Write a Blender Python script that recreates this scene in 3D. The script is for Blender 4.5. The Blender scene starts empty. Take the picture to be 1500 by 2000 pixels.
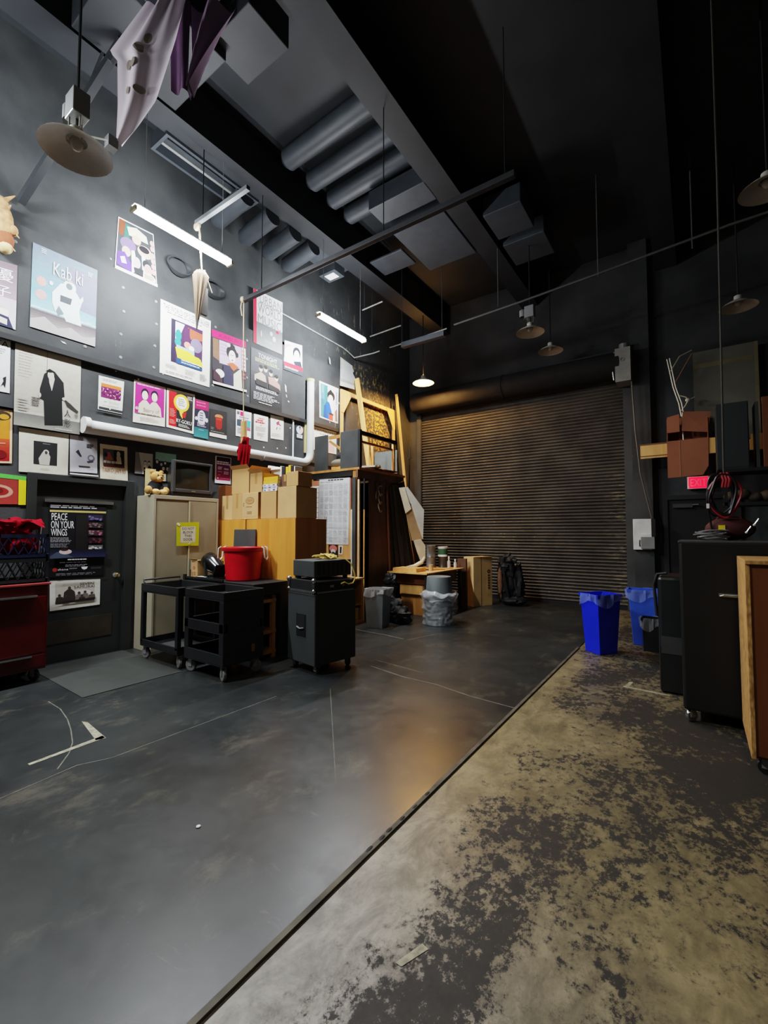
import bpy, math, random
from mathutils import Vector, Matrix, noise
random.seed(7)
SC = bpy.context.scene
COL = SC.collection
PI = math.pi
# ------------------------------------------------------------------ materials
def lin(c):
    c = c / 255.0
    return c / 12.92 if c <= 0.04045 else ((c + 0.055) / 1.055) ** 2.4
def L3(rgb): return (lin(rgb[0]), lin(rgb[1]), lin(rgb[2]), 1)
_M = {}
def mat(name, rgb, rough=.6, metal=0., var=.12, scale=6., bump=0., emit=0., stretch=(1,1,1), spec=.5, alpha=1., trans=0.):
    if name in _M: return _M[name]
    m = bpy.data.materials.new(name); m.use_nodes = True
    nt = m.node_tree; N = nt.nodes; K = nt.links
    b = N['Principled BSDF']
    tc = N.new('ShaderNodeTexCoord'); mp = N.new('ShaderNodeMapping'); mp.inputs['Scale'].default_value = stretch
    K.new(tc.outputs['Object'], mp.inputs[0])
    no = N.new('ShaderNodeTexNoise'); no.inputs['Scale'].default_value = scale; no.inputs['Detail'].default_value = 4
    K.new(mp.outputs[0], no.inputs['Vector'])
    cr = N.new('ShaderNodeValToRGB'); c = L3(rgb)
    cr.color_ramp.elements[0].position = .3; cr.color_ramp.elements[1].position = .7
    cr.color_ramp.elements[0].color = (c[0]*(1-var), c[1]*(1-var), c[2]*(1-var), 1)
    cr.color_ramp.elements[1].color = (min(1,c[0]*(1+var)), min(1,c[1]*(1+var)), min(1,c[2]*(1+var)), 1)
    K.new(no.outputs[0], cr.inputs[0]); K.new(cr.outputs[0], b.inputs['Base Color'])
    b.inputs['Roughness'].default_value = rough; b.inputs['Metallic'].default_value = metal
    b.inputs['Specular IOR Level'].default_value = spec
    if bump:
        bp = N.new('ShaderNodeBump'); bp.inputs['Strength'].default_value = bump; bp.inputs['Distance'].default_value = .01
        K.new(no.outputs[0], bp.inputs['Height']); K.new(bp.outputs[0], b.inputs['Normal'])
    if emit:
        K.new(cr.outputs[0], b.inputs['Emission Color']); b.inputs['Emission Strength'].default_value = emit
    b.inputs['Alpha'].default_value = alpha; b.inputs['Transmission Weight'].default_value = trans
    _M[name] = m
    return m
def paint(*rgb):
    return mat('print_%d_%d_%d' % rgb, rgb, .6, 0, .05, 20, spec=.25)
class NB:
    """small node-building helper"""
    def __init__(s, name):
        s.m = bpy.data.materials.new(name); s.m.use_nodes = True; s.t = s.m.node_tree
        s.b = s.t.nodes['Principled BSDF']; s.tc = s.t.nodes.new('ShaderNodeTexCoord').outputs['Object']
    def link(s, a, b): s.t.links.new(a, b)
    def put(s, sock, v):
        if hasattr(v, 'links') or hasattr(v, 'is_linked'): s.link(v, sock)
        else: sock.default_value = v
    def noise(s, scale, detail=4, rough=.55, st=(1,1,1), off=(0,0,0), dist=0.):
        mp = s.t.nodes.new('ShaderNodeMapping'); mp.inputs['Scale'].default_value = st; mp.inputs['Location'].default_value = off
        s.link(s.tc, mp.inputs[0])
        n = s.t.nodes.new('ShaderNodeTexNoise'); n.inputs['Scale'].default_value = scale; n.inputs['Detail'].default_value = detail
        n.inputs['Roughness'].default_value = rough; n.inputs['Distortion'].default_value = dist
        s.link(mp.outputs[0], n.inputs['Vector']); return n.outputs[0]
    def math(s, op, a, b=0., c=0.):
        n = s.t.nodes.new('ShaderNodeMath'); n.operation = op
        for i, v in enumerate((a, b, c)): s.put(n.inputs[i], v)
        return n.outputs[0]
    def step(s, x, lo, hi):
        n = s.t.nodes.new('ShaderNodeMapRange'); n.interpolation_type = 'SMOOTHSTEP'
        s.put(n.inputs[0], x); n.inputs[1].default_value = lo; n.inputs[2].default_value = hi
        return n.outputs[0]
    def mix(s, f, a, b):
        n = s.t.nodes.new('ShaderNodeMix'); n.data_type = 'RGBA'
        s.put(n.inputs[0], f); s.put(n.inputs[6], a); s.put(n.inputs[7], b); return n.outputs[2]
    def xyz(s):
        n = s.t.nodes.new('ShaderNodeSeparateXYZ'); s.link(s.tc, n.inputs[0]); return n.outputs
    def band(s, x, a, b, w):   # 1 inside [a,b], soft edges
        return s.math('MULTIPLY', s.step(x, a - w, a + w), s.math('SUBTRACT', 1., s.step(x, b - w, b + w)))
    def bump(s, h, strength=.3, d=.01):
        n = s.t.nodes.new('ShaderNodeBump'); n.inputs['Strength'].default_value = strength; n.inputs['Distance'].default_value = d
        s.link(h, n.inputs['Height']); s.link(n.outputs[0], s.b.inputs['Normal'])

def wall_material():
    n = NB('black_painted_plaster')
    x, y, z = n.xyz()
    base = n.mix(n.step(n.noise(1.3, 5), .3, .7), L3((54,56,58)), L3((74,76,77)))
    base = n.mix(n.step(n.noise(9, 6, .7, (1,1,.35)), .66, .74), base, L3((86,86,80)))
    # flaking paint near the far end of the left wall
    gold = n.math('MULTIPLY', n.band(y, 8.0, 8.7, .4), n.band(z, 3.4, 4.5, .3))
    gold2 = n.math('MULTIPLY', n.band(y, 7.4, 8.7, .35), n.band(z, 4.75, 5.15, .25))
    f1 = n.noise(16, 4, .6)
    m1 = n.math('MULTIPLY', n.step(f1, .5, .54), gold)
    m2 = n.math('MULTIPLY', n.step(n.noise(13, 5, .7, (1,1,.6)), .53, .58), gold2)
    strk = n.math('MULTIPLY', n.step(n.noise(9, 5, .7, (1,1,.3), (3,0,0)), .6, .66), n.math('MULTIPLY', n.band(y, 6.2, 9.2, .4), n.band(z, 3.2, 6.4, .5)))
    base = n.mix(strk, base, L3((118,114,100)))
    base = n.mix(m2, base, L3((176,160,110)))
    base = n.mix(m1, base, L3((226,172,72)))
    n.link(base, n.b.inputs['Base Color']); n.b.inputs['Roughness'].default_value = .72
    n.b.inputs['Specular IOR Level'].default_value = .3
    n.bump(n.noise(30, 5), .25, .006)
    return n.m
def floor_black_material():
    n = NB('black_painted_floor')
    x, y, z = n.xyz()
    base = n.mix(n.step(n.noise(.9, 6, .6), .3, .7), L3((36,38,39)), L3((52,55,55)))
    scuff = n.math('MULTIPLY', n.step(n.noise(2.4, 9, .78, (1,.6,1), (4,2,0)), .52, .7), .65)
    base = n.mix(scuff, base, L3((92,88,78)))
    s2 = n.math('MULTIPLY', n.step(n.noise(5, 8, .8, (.4,1.2,1), (1,7,0), .4), .6, .72), .5)
    base = n.mix(s2, base, L3((100,94,82)))
    fine = n.step(n.noise(30, 6, .8, (.3,1,1)), .68, .76)
    base = n.mix(n.math('MULTIPLY', fine, .45), base, L3((120,118,110)))
    n.link(base, n.b.inputs['Base Color'])
    n.link(n.math('ADD', n.math('MULTIPLY', n.noise(3, 7, .75), .34), .17), n.b.inputs['Roughness'])
    n.b.inputs['Specular IOR Level'].default_value = .45
    n.bump(n.noise(14, 6, .7), .1, .004)
    return n.m
def floor_tan_material():
    n = NB('worn_tan_concrete')
    x, y, z = n.xyz()
    fine = n.noise(17, 9, .78, (1,.8,1))
    mid = n.noise(5, 8, .7, (1.2,.7,1), (5,1,0), .5)
    tan = n.mix(n.step(mid, .3, .7), L3((96,88,66)), L3((146,133,100)))
    grey = n.mix(n.step(mid, .35, .65), L3((96,93,86)), L3((150,146,136)))
    near = n.math('SUBTRACT', 1., n.step(n.math('ADD', n.math('MULTIPLY', x, .9), y), 5.6, 7.4))
    base = n.mix(near, tan, grey)
    base = n.mix(n.math('MULTIPLY', n.step(fine, .5, .7), .35), base, L3((70,64,54)))
    tiny = n.noise(46, 6, .7, (1,.8,1), (2,3,0))
    s = n.math('ADD', n.math('MULTIPLY', tiny, .2), n.math('ADD', n.math('MULTIPLY', n.noise(2.1, 4, .6, (1,.75,1), (1.7,.4,0)), .30), n.math('ADD', n.math('MULTIPLY', mid, .22), n.math('MULTIPLY', fine, .40))))
    A = n.math('MULTIPLY', n.band(n.math('SUBTRACT', x, n.math('MULTIPLY', y, .03)), 5.1, 5.42, .1), n.band(y, .9, 2.5, .25))
    B = n.math('MULTIPLY', n.band(x, 5.45, 6.6, .3), n.band(y, 2.55, 4.4, .35))
    C = n.step(y, 3.7, 4.7)
    D = n.math('SUBTRACT', 1., n.step(x, 4.76, 5.12))
    bias = n.math('MULTIPLY', A, .075)
    bias = n.math('ADD', bias, n.math('MULTIPLY', B, .085))
    bias = n.math('ADD', bias, n.math('MULTIPLY', C, .06))
    bias = n.math('ADD', bias, n.math('MULTIPLY', D, -.07))
    s = n.math('ADD', s, bias)
    s = n.math('SUBTRACT', s, .055)
    stain = n.math('MULTIPLY', n.step(s, .49, .56), .55)
    base = n.mix(stain, base, L3((66,60,52)))
    dark = n.step(s, .545, .575)
    base = n.mix(n.math('MULTIPLY', dark, .95), base, L3((36,35,34)))
    n.link(base, n.b.inputs['Base Color'])
    n.link(n.math('ADD', n.math('ADD', n.math('MULTIPLY', fine, .4), .26), n.math('MULTIPLY', dark, .25)), n.b.inputs['Roughness'])
    n.bump(s, .3, .008)
    return n.m
def wood_material(name, a, b, ring=9., st=(1,1,.08), rough=.5):
    n = NB(name)
    g = n.noise(ring, 6, .6, st, dist=.6)
    n.link(n.mix(n.step(g, .3, .7), L3(a), L3(b)), n.b.inputs['Base Color'])
    n.b.inputs['Roughness'].default_value = rough
    n.bump(g, .1, .003)
    _M[name] = n.m
    return n.m
def osb_material():
    n = NB('particle_board')
    v = n.t.nodes.new('ShaderNodeTexVoronoi'); v.inputs['Scale'].default_value = 60
    mp = n.t.nodes.new('ShaderNodeMapping'); mp.inputs['Scale'].default_value = (1,1,.35)
    n.link(n.tc, mp.inputs[0]); n.link(mp.outputs[0], v.inputs['Vector'])
    c = n.mix(n.math('MULTIPLY', v.outputs['Distance'], 1.3), L3((206,164,100)), L3((140,98,50)))
    c = n.mix(n.step(n.noise(3, 5), .4, .7), c, L3((186,142,84)))
    n.link(c, n.b.inputs['Base Color']); n.b.inputs['Roughness'].default_value = .8
    n.bump(v.outputs['Distance'], .4, .004)
    return n.m
def rust_door_material():
    n = NB('dark_rolling_steel')
    x, y, z = n.xyz()
    c = n.mix(n.step(n.noise(2, 5), .3, .7), L3((58,56,53)), L3((82,79,73)))
    wear = n.math('MULTIPLY', n.math('MULTIPLY', n.step(n.noise(9, 5, .7, (.6,1,3)), .5, .6), n.step(x, 4.45, 4.9)), n.math('SUBTRACT', 1., n.step(z, 2.2, 3.0)))
    c = n.mix(n.math('MULTIPLY', wear, .7), c, L3((150,142,120)))
    n.link(c, n.b.inputs['Base Color']); n.b.inputs['Roughness'].default_value = .62
    return n.m
WALL = wall_material(); FLOORB = floor_black_material(); FLOORT = floor_tan_material(); ROLL = rust_door_material()
OAK = wood_material('golden_oak_veneer', (196,128,44), (222,154,66), 5)
OAKD = wood_material('shaded_oak_veneer', (176,116,62), (200,140,82), 5)  # same oak in a browner tone: shade of the unlit sides put into colour
PINE = wood_material('pine_lumber', (222,166,92), (244,196,122), 8)
PINED = wood_material('old_pine', (176,122,60), (204,150,84), 8)
PLY = wood_material('plywood_tan', (214,160,96), (234,182,118), 3)
BROWN = wood_material('dark_stained_wood', (92,66,52), (122,88,70), 6)
REDWD = wood_material('brown_plywood', (104,60,30), (130,80,42), 4)
OSB = osb_material()
BLK = mat('matte_black', (30,31,32), .55); BLKP = mat('black_plastic', (35,36,38), .42); BLKC = mat('black_carpet', (50,54,55), .9, bump=.4, scale=200)
BPANEL = mat('black_painted_plywood', (60,63,64), .6, scale=3, var=.25); DARK = mat('deep_black', (20,20,21), .7)
RUB = mat('rubber_grey', (112,112,110), .7); CHR = mat('chrome', (200,200,200), .2, .95); STEEL = mat('steel_grey', (150,152,152), .35, .35)
WHT = mat('white_enamel', (232,234,230), .35); CREAM = mat('beige_steel', (168,160,138), .45, scale=3, var=.1)
CARD = mat('cardboard', (196,152,96), .85, scale=3, var=.08); CARDD = mat('cardboard_dark', (96,66,46), .85, scale=3); CARDB = mat('cardboard_pale', (206,166,112), .85, scale=3)
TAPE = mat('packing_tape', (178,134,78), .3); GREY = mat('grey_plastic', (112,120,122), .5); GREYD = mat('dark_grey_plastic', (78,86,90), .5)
BLUE = mat('blue_plastic', (24,44,214), .4); BLUE2 = mat('pale_blue_plastic', (62,98,210), .4); RED = mat('red_plastic', (206,12,34), .42)
REDC = mat('red_cloth', (136,10,28), .95, bump=.3, scale=30, spec=.1); REDM = mat('red_enamel', (84,8,10), .3)
NAVY = mat('navy_plastic', (24,34,64), .45); ROPE = mat('rope_fibre', (176,160,130), .9); LUM = mat('aluminium', (180,180,176), .3, .9)
SHADEM = mat('white_shade_enamel', (196,194,184), .4); PAPER = mat('white_paper', (235,234,228), .7); MUSLIN = mat('cream_muslin', (238,222,190), .85)
MUSLIND = mat('shaded_muslin', (186,152,110), .85); CEIL = mat('black_deck', (40,43,47), .6, scale=2, var=.2); CEILL = mat('grey_duct_metal', (62,67,73), .5)  # MUSLIND is the cream muslin darkened, painting the shadowed inner fold
BAG = mat('clear_poly_bag', (206,210,214), .15, alpha=.24); BAGW = mat('clear_poly_rim', (226,230,234), .2, alpha=.5)
BAGB = mat('blue_tinted_poly', (150,170,240), .2, alpha=.36)
YELC = mat('yellow_cable', (214,184,84), .5); FUR = mat('tan_fur', (196,148,84), .95, bump=.6, scale=60); SCREEN = mat('tv_screen', (44,44,38), .12)
GLOW = mat('tube_glow', (244,250,255), .4, emit=14., var=.0); WARMG = mat('warm_bulb_glow', (255,190,110), .4, emit=1500., var=.0)
EXITG = mat('exit_red_glow', (255,14,44), .4, emit=1.3, var=.0)

# ------------------------------------------------------------------ mesh builder
class MB:
    def __init__(s): s.v = []; s.f = []; s.mi = []; s.mats = []; s.M = None
    def _m(s, m):
        if m not in s.mats: s.mats.append(m)
        return s.mats.index(m)
    def add(s, vs, fs, m):
        b = len(s.v); k = s._m(m)
        for p in vs:
            p = Vector(p)
            s.v.append(s.M @ p if s.M else p)
        for f in fs: s.f.append(tuple(b + i for i in f)); s.mi.append(k)
        return s
    def box(s, x0, y0, z0, x1, y1, z1, m):
        return s.add([(x0,y0,z0),(x1,y0,z0),(x1,y1,z0),(x0,y1,z0),(x0,y0,z1),(x1,y0,z1),(x1,y1,z1),(x0,y1,z1)],
                     [(0,3,2,1),(4,5,6,7),(0,1,5,4),(1,2,6,5),(2,3,7,6),(3,0,4,7)], m)
    def taper(s, c0, w0, d0, c1, w1, d1, m):   # frustum between two centred rectangles
        vs = []
        for c, w, d in ((c0,w0,d0),(c1,w1,d1)):
            for sx, sy in ((-1,-1),(1,-1),(1,1),(-1,1)): vs.append((c[0]+sx*w/2, c[1]+sy*d/2, c[2]))
        return s.add(vs, [(0,3,2,1),(4,5,6,7),(0,1,5,4),(1,2,6,5),(2,3,7,6),(3,0,4,7)], m)
    def bar(s, p0, p1, w, h, m, up=(0,0,1)):   # rectangular bar between two points
        p0, p1 = Vector(p0), Vector(p1); d = (p1 - p0).normalized(); u = Vector(up)
        if abs(d.dot(u)) > .98: u = Vector((0,1,0))
        r = d.cross(u).normalized(); u = r.cross(d)
        vs = [p + r*a*w/2 + u*b*h/2 for p in (p0,p1) for a,b in ((-1,-1),(1,-1),(1,1),(-1,1))]
        return s.add(vs, [(0,3,2,1),(4,5,6,7),(0,1,5,4),(1,2,6,5),(2,3,7,6),(3,0,4,7)], m)
    def tube(s, pts, r, m, seg=8, close=False):
        pts = [Vector(p) for p in pts]; n = len(pts); rs = r if isinstance(r, (list,tuple)) else [r]*n
        vs = []; prev = None
        for i, p in enumerate(pts):
            if close: d = pts[(i+1) % n] - pts[i-1]
            else: d = pts[min(i+1,n-1)] - pts[max(i-1,0)]
            d = d.normalized() if d.length else Vector((0,0,1))
            if prev is None:
                a = Vector((0,0,1)) if abs(d.z) < .9 else Vector((1,0,0)); u = d.cross(a).normalized()
            else:
                u = prev - d*prev.dot(d); u = u.normalized() if u.length > 1e-6 else d.orthogonal().normalized()
            prev = u; w = d.cross(u)
            for k in range(seg):
                t = 2*PI*k/seg; vs.append(p + (u*math.cos(t) + w*math.sin(t))*rs[i])
        fs = []
        for i in range(n if close else n-1):
            j = (i+1) % n
            for k in range(seg): fs.append((i*seg+k, i*seg+(k+1)%seg, j*seg+(k+1)%seg, j*seg+k))
        if not close: fs += [tuple(range(seg))[::-1], tuple((n-1)*seg+k for k in range(seg))]
        return s.add(vs, fs, m)
    def lathe(s, prof, c, m, seg=28, axis='z', cap=False):
        vs = []
        for r, h in prof:
            for k in range(seg):
                t = 2*PI*k/seg; a, b = r*math.cos(t), r*math.sin(t)
                vs.append({'z':(c[0]+a,c[1]+b,c[2]+h), 'x':(c[0]+h,c[1]+a,c[2]+b), 'y':(c[0]+a,c[1]+h,c[2]+b)}[axis])
        n = len(prof); fs = [(i*seg+k, i*seg+(k+1)%seg, (i+1)*seg+(k+1)%seg, (i+1)*seg+k) for i in range(n-1) for k in range(seg)]
        if cap: fs += [tuple(range(seg))[::-1], tuple((n-1)*seg+k for k in range(seg))]
        return s.add(vs, fs, m)
    def ell(s, c, r, m, seg=18, rings=10):
        return s.lathe([(max(1e-4,math.sin(PI*i/rings)), -math.cos(PI*i/rings)) for i in range(rings+1)], (0,0,0), m, seg)._last_scale(c, r, (rings+1)*seg)
    def lump(s, c, r, m, amp=.25, f=5., seg=28, rings=18):
        """an uneven soft heap: a ball pushed about by noise"""
        vs = []
        for i in range(rings+1):
            for k in range(seg):
                t = PI*i/rings; a = 2*PI*k/seg; d = Vector((math.sin(t)*math.cos(a), math.sin(t)*math.sin(a), -math.cos(t)))
                q = 1+amp*noise.noise(Vector((d.x*r[0],d.y*r[1],d.z*r[2]))*f*3+Vector(c)*3)+amp*.5*abs(noise.noise(Vector((d.x*r[0],d.y*r[1],d.z*r[2]))*f*8+Vector(c)))
                vs.append((c[0]+d.x*r[0]*q, c[1]+d.y*r[1]*q, c[2]+d.z*r[2]*q))
        return s.add(vs, [(i*seg+k, i*seg+(k+1)%seg, (i+1)*seg+(k+1)%seg, (i+1)*seg+k) for i in range(rings) for k in range(seg)], m)
    def _last_scale(s, c, r, n):
        for i in range(len(s.v)-n, len(s.v)):
            p = s.v[i] if not s.M else s.M.inverted() @ s.v[i]
            q = Vector((c[0]+p.x*r[0], c[1]+p.y*r[1], c[2]+p.z*r[2])); s.v[i] = s.M @ q if s.M else q
        return s
    def prism(s, pts, off, m):
        pts = [Vector(p) for p in pts]; off = Vector(off); n = len(pts)
        return s.add(pts + [p+off for p in pts], [tuple(range(n))[::-1], tuple(range(n,2*n))] + [(i,(i+1)%n,n+(i+1)%n,n+i) for i in range(n)], m)
    def grid(s, fn, nu, nv, m):
        vs = [fn(i/nu, j/nv) for j in range(nv+1) for i in range(nu+1)]
        return s.add(vs, [(j*(nu+1)+i, j*(nu+1)+i+1, (j+1)*(nu+1)+i+1, (j+1)*(nu+1)+i) for j in range(nv) for i in range(nu)], m)
    def build(s, name, parent=None, smooth=False, bevel=0., thick=0.):
        me = bpy.data.meshes.new(name)
        W = WM.get(parent.name) if parent is not None else None
        inv = W.inverted() if W is not None else None
        me.from_pydata([(inv @ p if inv else p) for p in s.v], [], s.f)
        for m in s.mats: me.materials.append(m)
        me.polygons.foreach_set('material_index', s.mi)
        if smooth:
            me.polygons.foreach_set('use_smooth', [True]*len(me.polygons))
            me.set_sharp_from_angle(angle=math.radians(40))
        me.update()
        o = bpy.data.objects.new(name, me); COL.objects.link(o)
        if parent is not None: o.parent = parent; WM[o.name] = WM[parent.name]
        else: WM[o.name] = Matrix.Identity(4)
        if thick:
            md = o.modifiers.new('thickness', 'SOLIDIFY'); md.thickness = thick; md.offset = 0
        if bevel:
            md = o.modifiers.new('rounding', 'BEVEL'); md.width = bevel; md.segments = 2; md.limit_method = 'ANGLE'; md.angle_limit = math.radians(50)
        return o
WM = {}
def tag(o, label, cat, group=None, kind=None):
    o['label'] = label; o['category'] = cat
    if group: o['group'] = group
    if kind: o['kind'] = kind
    return o
def thing(name, label, cat, loc=(0,0,0), rz=0., group=None):
    o = bpy.data.objects.new(name, None); COL.objects.link(o); o.empty_display_size = .1
    o.location = loc; o.rotation_euler = (0,0,rz)
    WM[o.name] = Matrix.Translation(loc) @ Matrix.Rotation(rz, 4, 'Z')
    return tag(o, label, cat, group)
def struct(o):
    o['kind'] = 'structure'; return o
def place(loc, rz=0.): return Matrix.Translation(loc) @ Matrix.Rotation(rz, 4, 'Z')
def copy_tree(o, parent=None):
    c = o.copy(); COL.objects.link(c)
    if parent is not None: c.parent = parent
    for ch in [x for x in bpy.data.objects if x.parent == o]: copy_tree(ch, c)
    return c
# lettering
_T = {}
def text_geo(s):
    if s in _T: return _T[s]
    cu = bpy.data.curves.new('lettering', 'FONT'); cu.body = s; cu.resolution_u = 2; cu.align_x = 'CENTER'
    ob = bpy.data.objects.new('lettering', cu); COL.objects.link(ob)
    dg = bpy.context.evaluated_depsgraph_get(); dg.update()
    me = bpy.data.meshes.new_from_object(ob.evaluated_get(dg))
    vs = [(v.co.x, v.co.y) for v in me.vertices]; fs = [tuple(p.vertices) for p in me.polygons]
    bpy.data.objects.remove(ob); bpy.data.curves.remove(cu); bpy.data.meshes.remove(me)
    if vs:
        x0 = min(v[0] for v in vs); x1 = max(v[0] for v in vs); y0 = min(v[1] for v in vs); y1 = max(v[1] for v in vs)
        vs = [((v[0]-x0)/max(1e-6,x1-x0), (v[1]-y0)/max(1e-6,y1-y0)) for v in vs]
    _T[s] = (vs, fs); return _T[s]
class Sheet:
    """a flat printed sheet: corners TL, TR, BR, BL in space; u runs right, v runs down"""
    def __init__(s, q, n, base=(235,232,224), thick=.002, bm=None, mb=None):
        s.q = [Vector(p) for p in q]; s.n = Vector(n).normalized(); s.k = 1; s.mb = mb or MB()
        m = bm or paint(*base)
        back = [p for p in s.q]
        s.mb.prism([p - s.n*.001 for p in s.q], s.n*(thick+.001), m); s.off = thick
    def p(s, u, v):
        a = s.q[0].lerp(s.q[1], u); b = s.q[3].lerp(s.q[2], u); return a.lerp(b, v) + s.n*(s.off + .0005*s.k)
    def poly(s, pts, c, nx=True):
        s.mb.add([s.p(u,v) for u,v in pts], [tuple(range(len(pts)))], paint(*c) if not isinstance(c, bpy.types.Material) else c)
        if nx: s.k += 1
        return s
    def rect(s, u0, v0, u1, v1, c): return s.poly([(u0,v0),(u0,v1),(u1,v1),(u1,v0)], c)
    def grad(s, u0, v0, u1, v1, a, b, n=8):
        for i in range(n):
            t = i/(n-1); c = tuple(int(a[j]+(b[j]-a[j])*t) for j in range(3))
            s.poly([(u0,v0+(v1-v0)*i/n),(u0,v0+(v1-v0)*(i+1)/n),(u1,v0+(v1-v0)*(i+1)/n),(u1,v0+(v1-v0)*i/n)], c, False)
        s.k += 1; return s
    def ell(s, u, v, ru, rv, c, n=18): return s.poly([(u+ru*math.cos(2*PI*i/n), v+rv*math.sin(2*PI*i/n)) for i in range(n)], c)
    def text(s, t, u0, v0, u1, v1, c):
        vs, fs = text_geo(t)
        if vs: s.mb.add([s.p(u0+(u1-u0)*x, v1+(v0-v1)*y) for x,y in vs], fs, paint(*c)); s.k += 1
        return s
    def lines(s, u0, v0, u1, v1, n, c, fill=.45, ragged=.3):
        h = (v1-v0)/n
        for i in range(n):
            u = u0; end = u1 - (u1-u0)*ragged*random.random()
            while u < end:
                w = min((u1-u0)*random.uniform(.06,.2), end-u)
                s.poly([(u,v0+i*h),(u,v0+(i+fill)*h),(u+w,v0+(i+fill)*h),(u+w,v0+i*h)], c, False); u += w + (u1-u0)*.025
        s.k += 1; return s
    def figure(s, u, v, w, h, robe, skin=(224,190,160), hair=(26,22,22)):   # simple standing half figure
        s.poly([(u-w*.5,v+h),(u-w*.46,v+h*.55),(u-w*.2,v+h*.4),(u+w*.2,v+h*.4),(u+w*.46,v+h*.55),(u+w*.5,v+h)], robe)
        s.ell(u, v+h*.2, w*.24, h*.22, hair); s.ell(u, v+h*.25, w*.18, h*.17, skin); return s
    def build(s, name, label, cat='poster', group=None, parent=None):
        o = s.mb.build(name, parent)
        if parent is None: tag(o, label, cat, group)
        return o
def wall_sheet(x, pts, base=(235,232,224)):
    return Sheet([(x, y, z) for y, z in pts], (1,0,0), base)
def area(name, loc, size, size_y, power, color, rot):
    l = bpy.data.lights.new(name, 'AREA'); l.shape = 'RECTANGLE'; l.size = size; l.size_y = size_y; l.energy = power; l.color = color
    o = bpy.data.objects.new(name, l); o.location = loc; o.rotation_euler = rot; COL.objects.link(o); return o
# ------------------------------------------------------------------ the room
ZT = -.01   # the worn tan strip lies a little lower than the black floor
b = MB(); b.box(4.745,-4,-.2, 10,9.8,ZT, FLOORT); struct(b.build('floor'))
b = MB(); b.box(0,-4,-.2, 4.74,9.8,0, FLOORB); struct(b.build('floor_black'))
b = MB(); b.box(4.725,-4,-.02, 4.75,6.3,.003, mat('worn_edge', (78,74,62), .7, var=.5, scale=7)); struct(b.build('trim_1'))
b = MB()
for y0,y1,z0,z1 in ((-4,1.83,0,7.2),(2.8,10.2,0,7.2),(1.83,2.8,2.1,7.2)): b.box(-.2,y0,z0, 0,y1,z1, WALL)
wl = struct(b.build('wall_left'))
b = MB(); b.box(0,-4,3.62, .06,6.93,4.87, WALL)
PLATE = mat('bolt_plate', (124,124,118), .5)
for y in (1.05,1.55,2.27,2.67,3.09,4.0,4.62): # bolt plates on the plywood
    for z in (4.66,4.35,4.04,3.74):
        b.lathe([(.001,.006),(.017,.005),(.021,0)], (.06,y+random.uniform(-.02,.02),z), PLATE, 10, 'x')
FLK = mat('torn_paper', (226,222,206), .8)
for y,z,w,h in ((5.43,4.02,.05,.14),(5.46,3.93,.03,.05),(5.3,4.0,.04,.03),(5.5,3.85,.05,.03),(6.6,4.9,.05,.14),(6.9,4.15,.03,.04),(6.62,3.7,.03,.03),(3.2,3.68,.02,.02),(2.0,3.7,.06,.02),(2.5,4.95,.02,.02)):
    b.prism([(.061,y,z+h),(.061,y+w*.7,z+h*.8),(.061,y+w,z),(.061,y+w*.4,z+h*.1)], (.004,0,0), FLK)
struct(b.build('trim_2'))
b = MB(); b.box(0,-4,2.84, .03,6.93,3.56, WALL)
for y,z in ((5.5,3.02),(5.3,2.98),(5.0,2.95),(2.62,3.56),(2.9,3.53),(5.6,3.4)): b.lathe([(.001,.006),(.014,.004)], (.03,y,z), FLK, 8, 'x')
struct(b.build('trim_3'))
b = MB(); b.box(0,-4,3.56, .085,6.93,3.62, mat('ledge_shadow_gap', (26,27,28), .6)); struct(b.build('trim_4'))  # ledge lip; its near-black colour stands in for the shadow gap
b = MB(); b.box(0,2.82,0, .02,6.1,.1, DARK); struct(b.build('baseboard_left'))
b = MB(); b.box(0,9.8,0,.3,10,7.2,WALL); b.box(5.0,9.8,0,10.2,10,7.2,WALL); b.box(.3,9.8,4.5,5.0,10,7.2,WALL); struct(b.build('wall_back'))
b = MB(); b.box(10,-4,0,10.2,9.8,7.2,DARK); struct(b.build('wall_right'))
b = MB(); b.box(-.2,-4.2,0,10.2,-4,7.2,DARK); struct(b.build('wall_front'))
b = MB(); b.box(5.08,9.6,0, 5.4,9.8,7.1, WALL); struct(b.build('column_back'))
b = MB(); b.box(-.2,-4,7.1, 10.2,9.9,7.3, CEIL)
struct(b.build('ceiling'))
def beam(name, x0, z0, x1, z1, m=CEIL, y0=-4, y1=9.8):
    b = MB(); b.box(x0,y0,z0+.03,x1,y1,7.1,m); b.box(x0-.07,y0,z0,x1+.07,y1,z0+.03,m); return struct(b.build(name))
beam('ceiling_beam', .9, 6.4, 1.1, 7.1)
beam('ceiling_beam', 3.05, 6.5, 3.25, 7.1)
beam('ceiling_beam', 5.6, 6.5, 5.8, 7.1)
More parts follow.
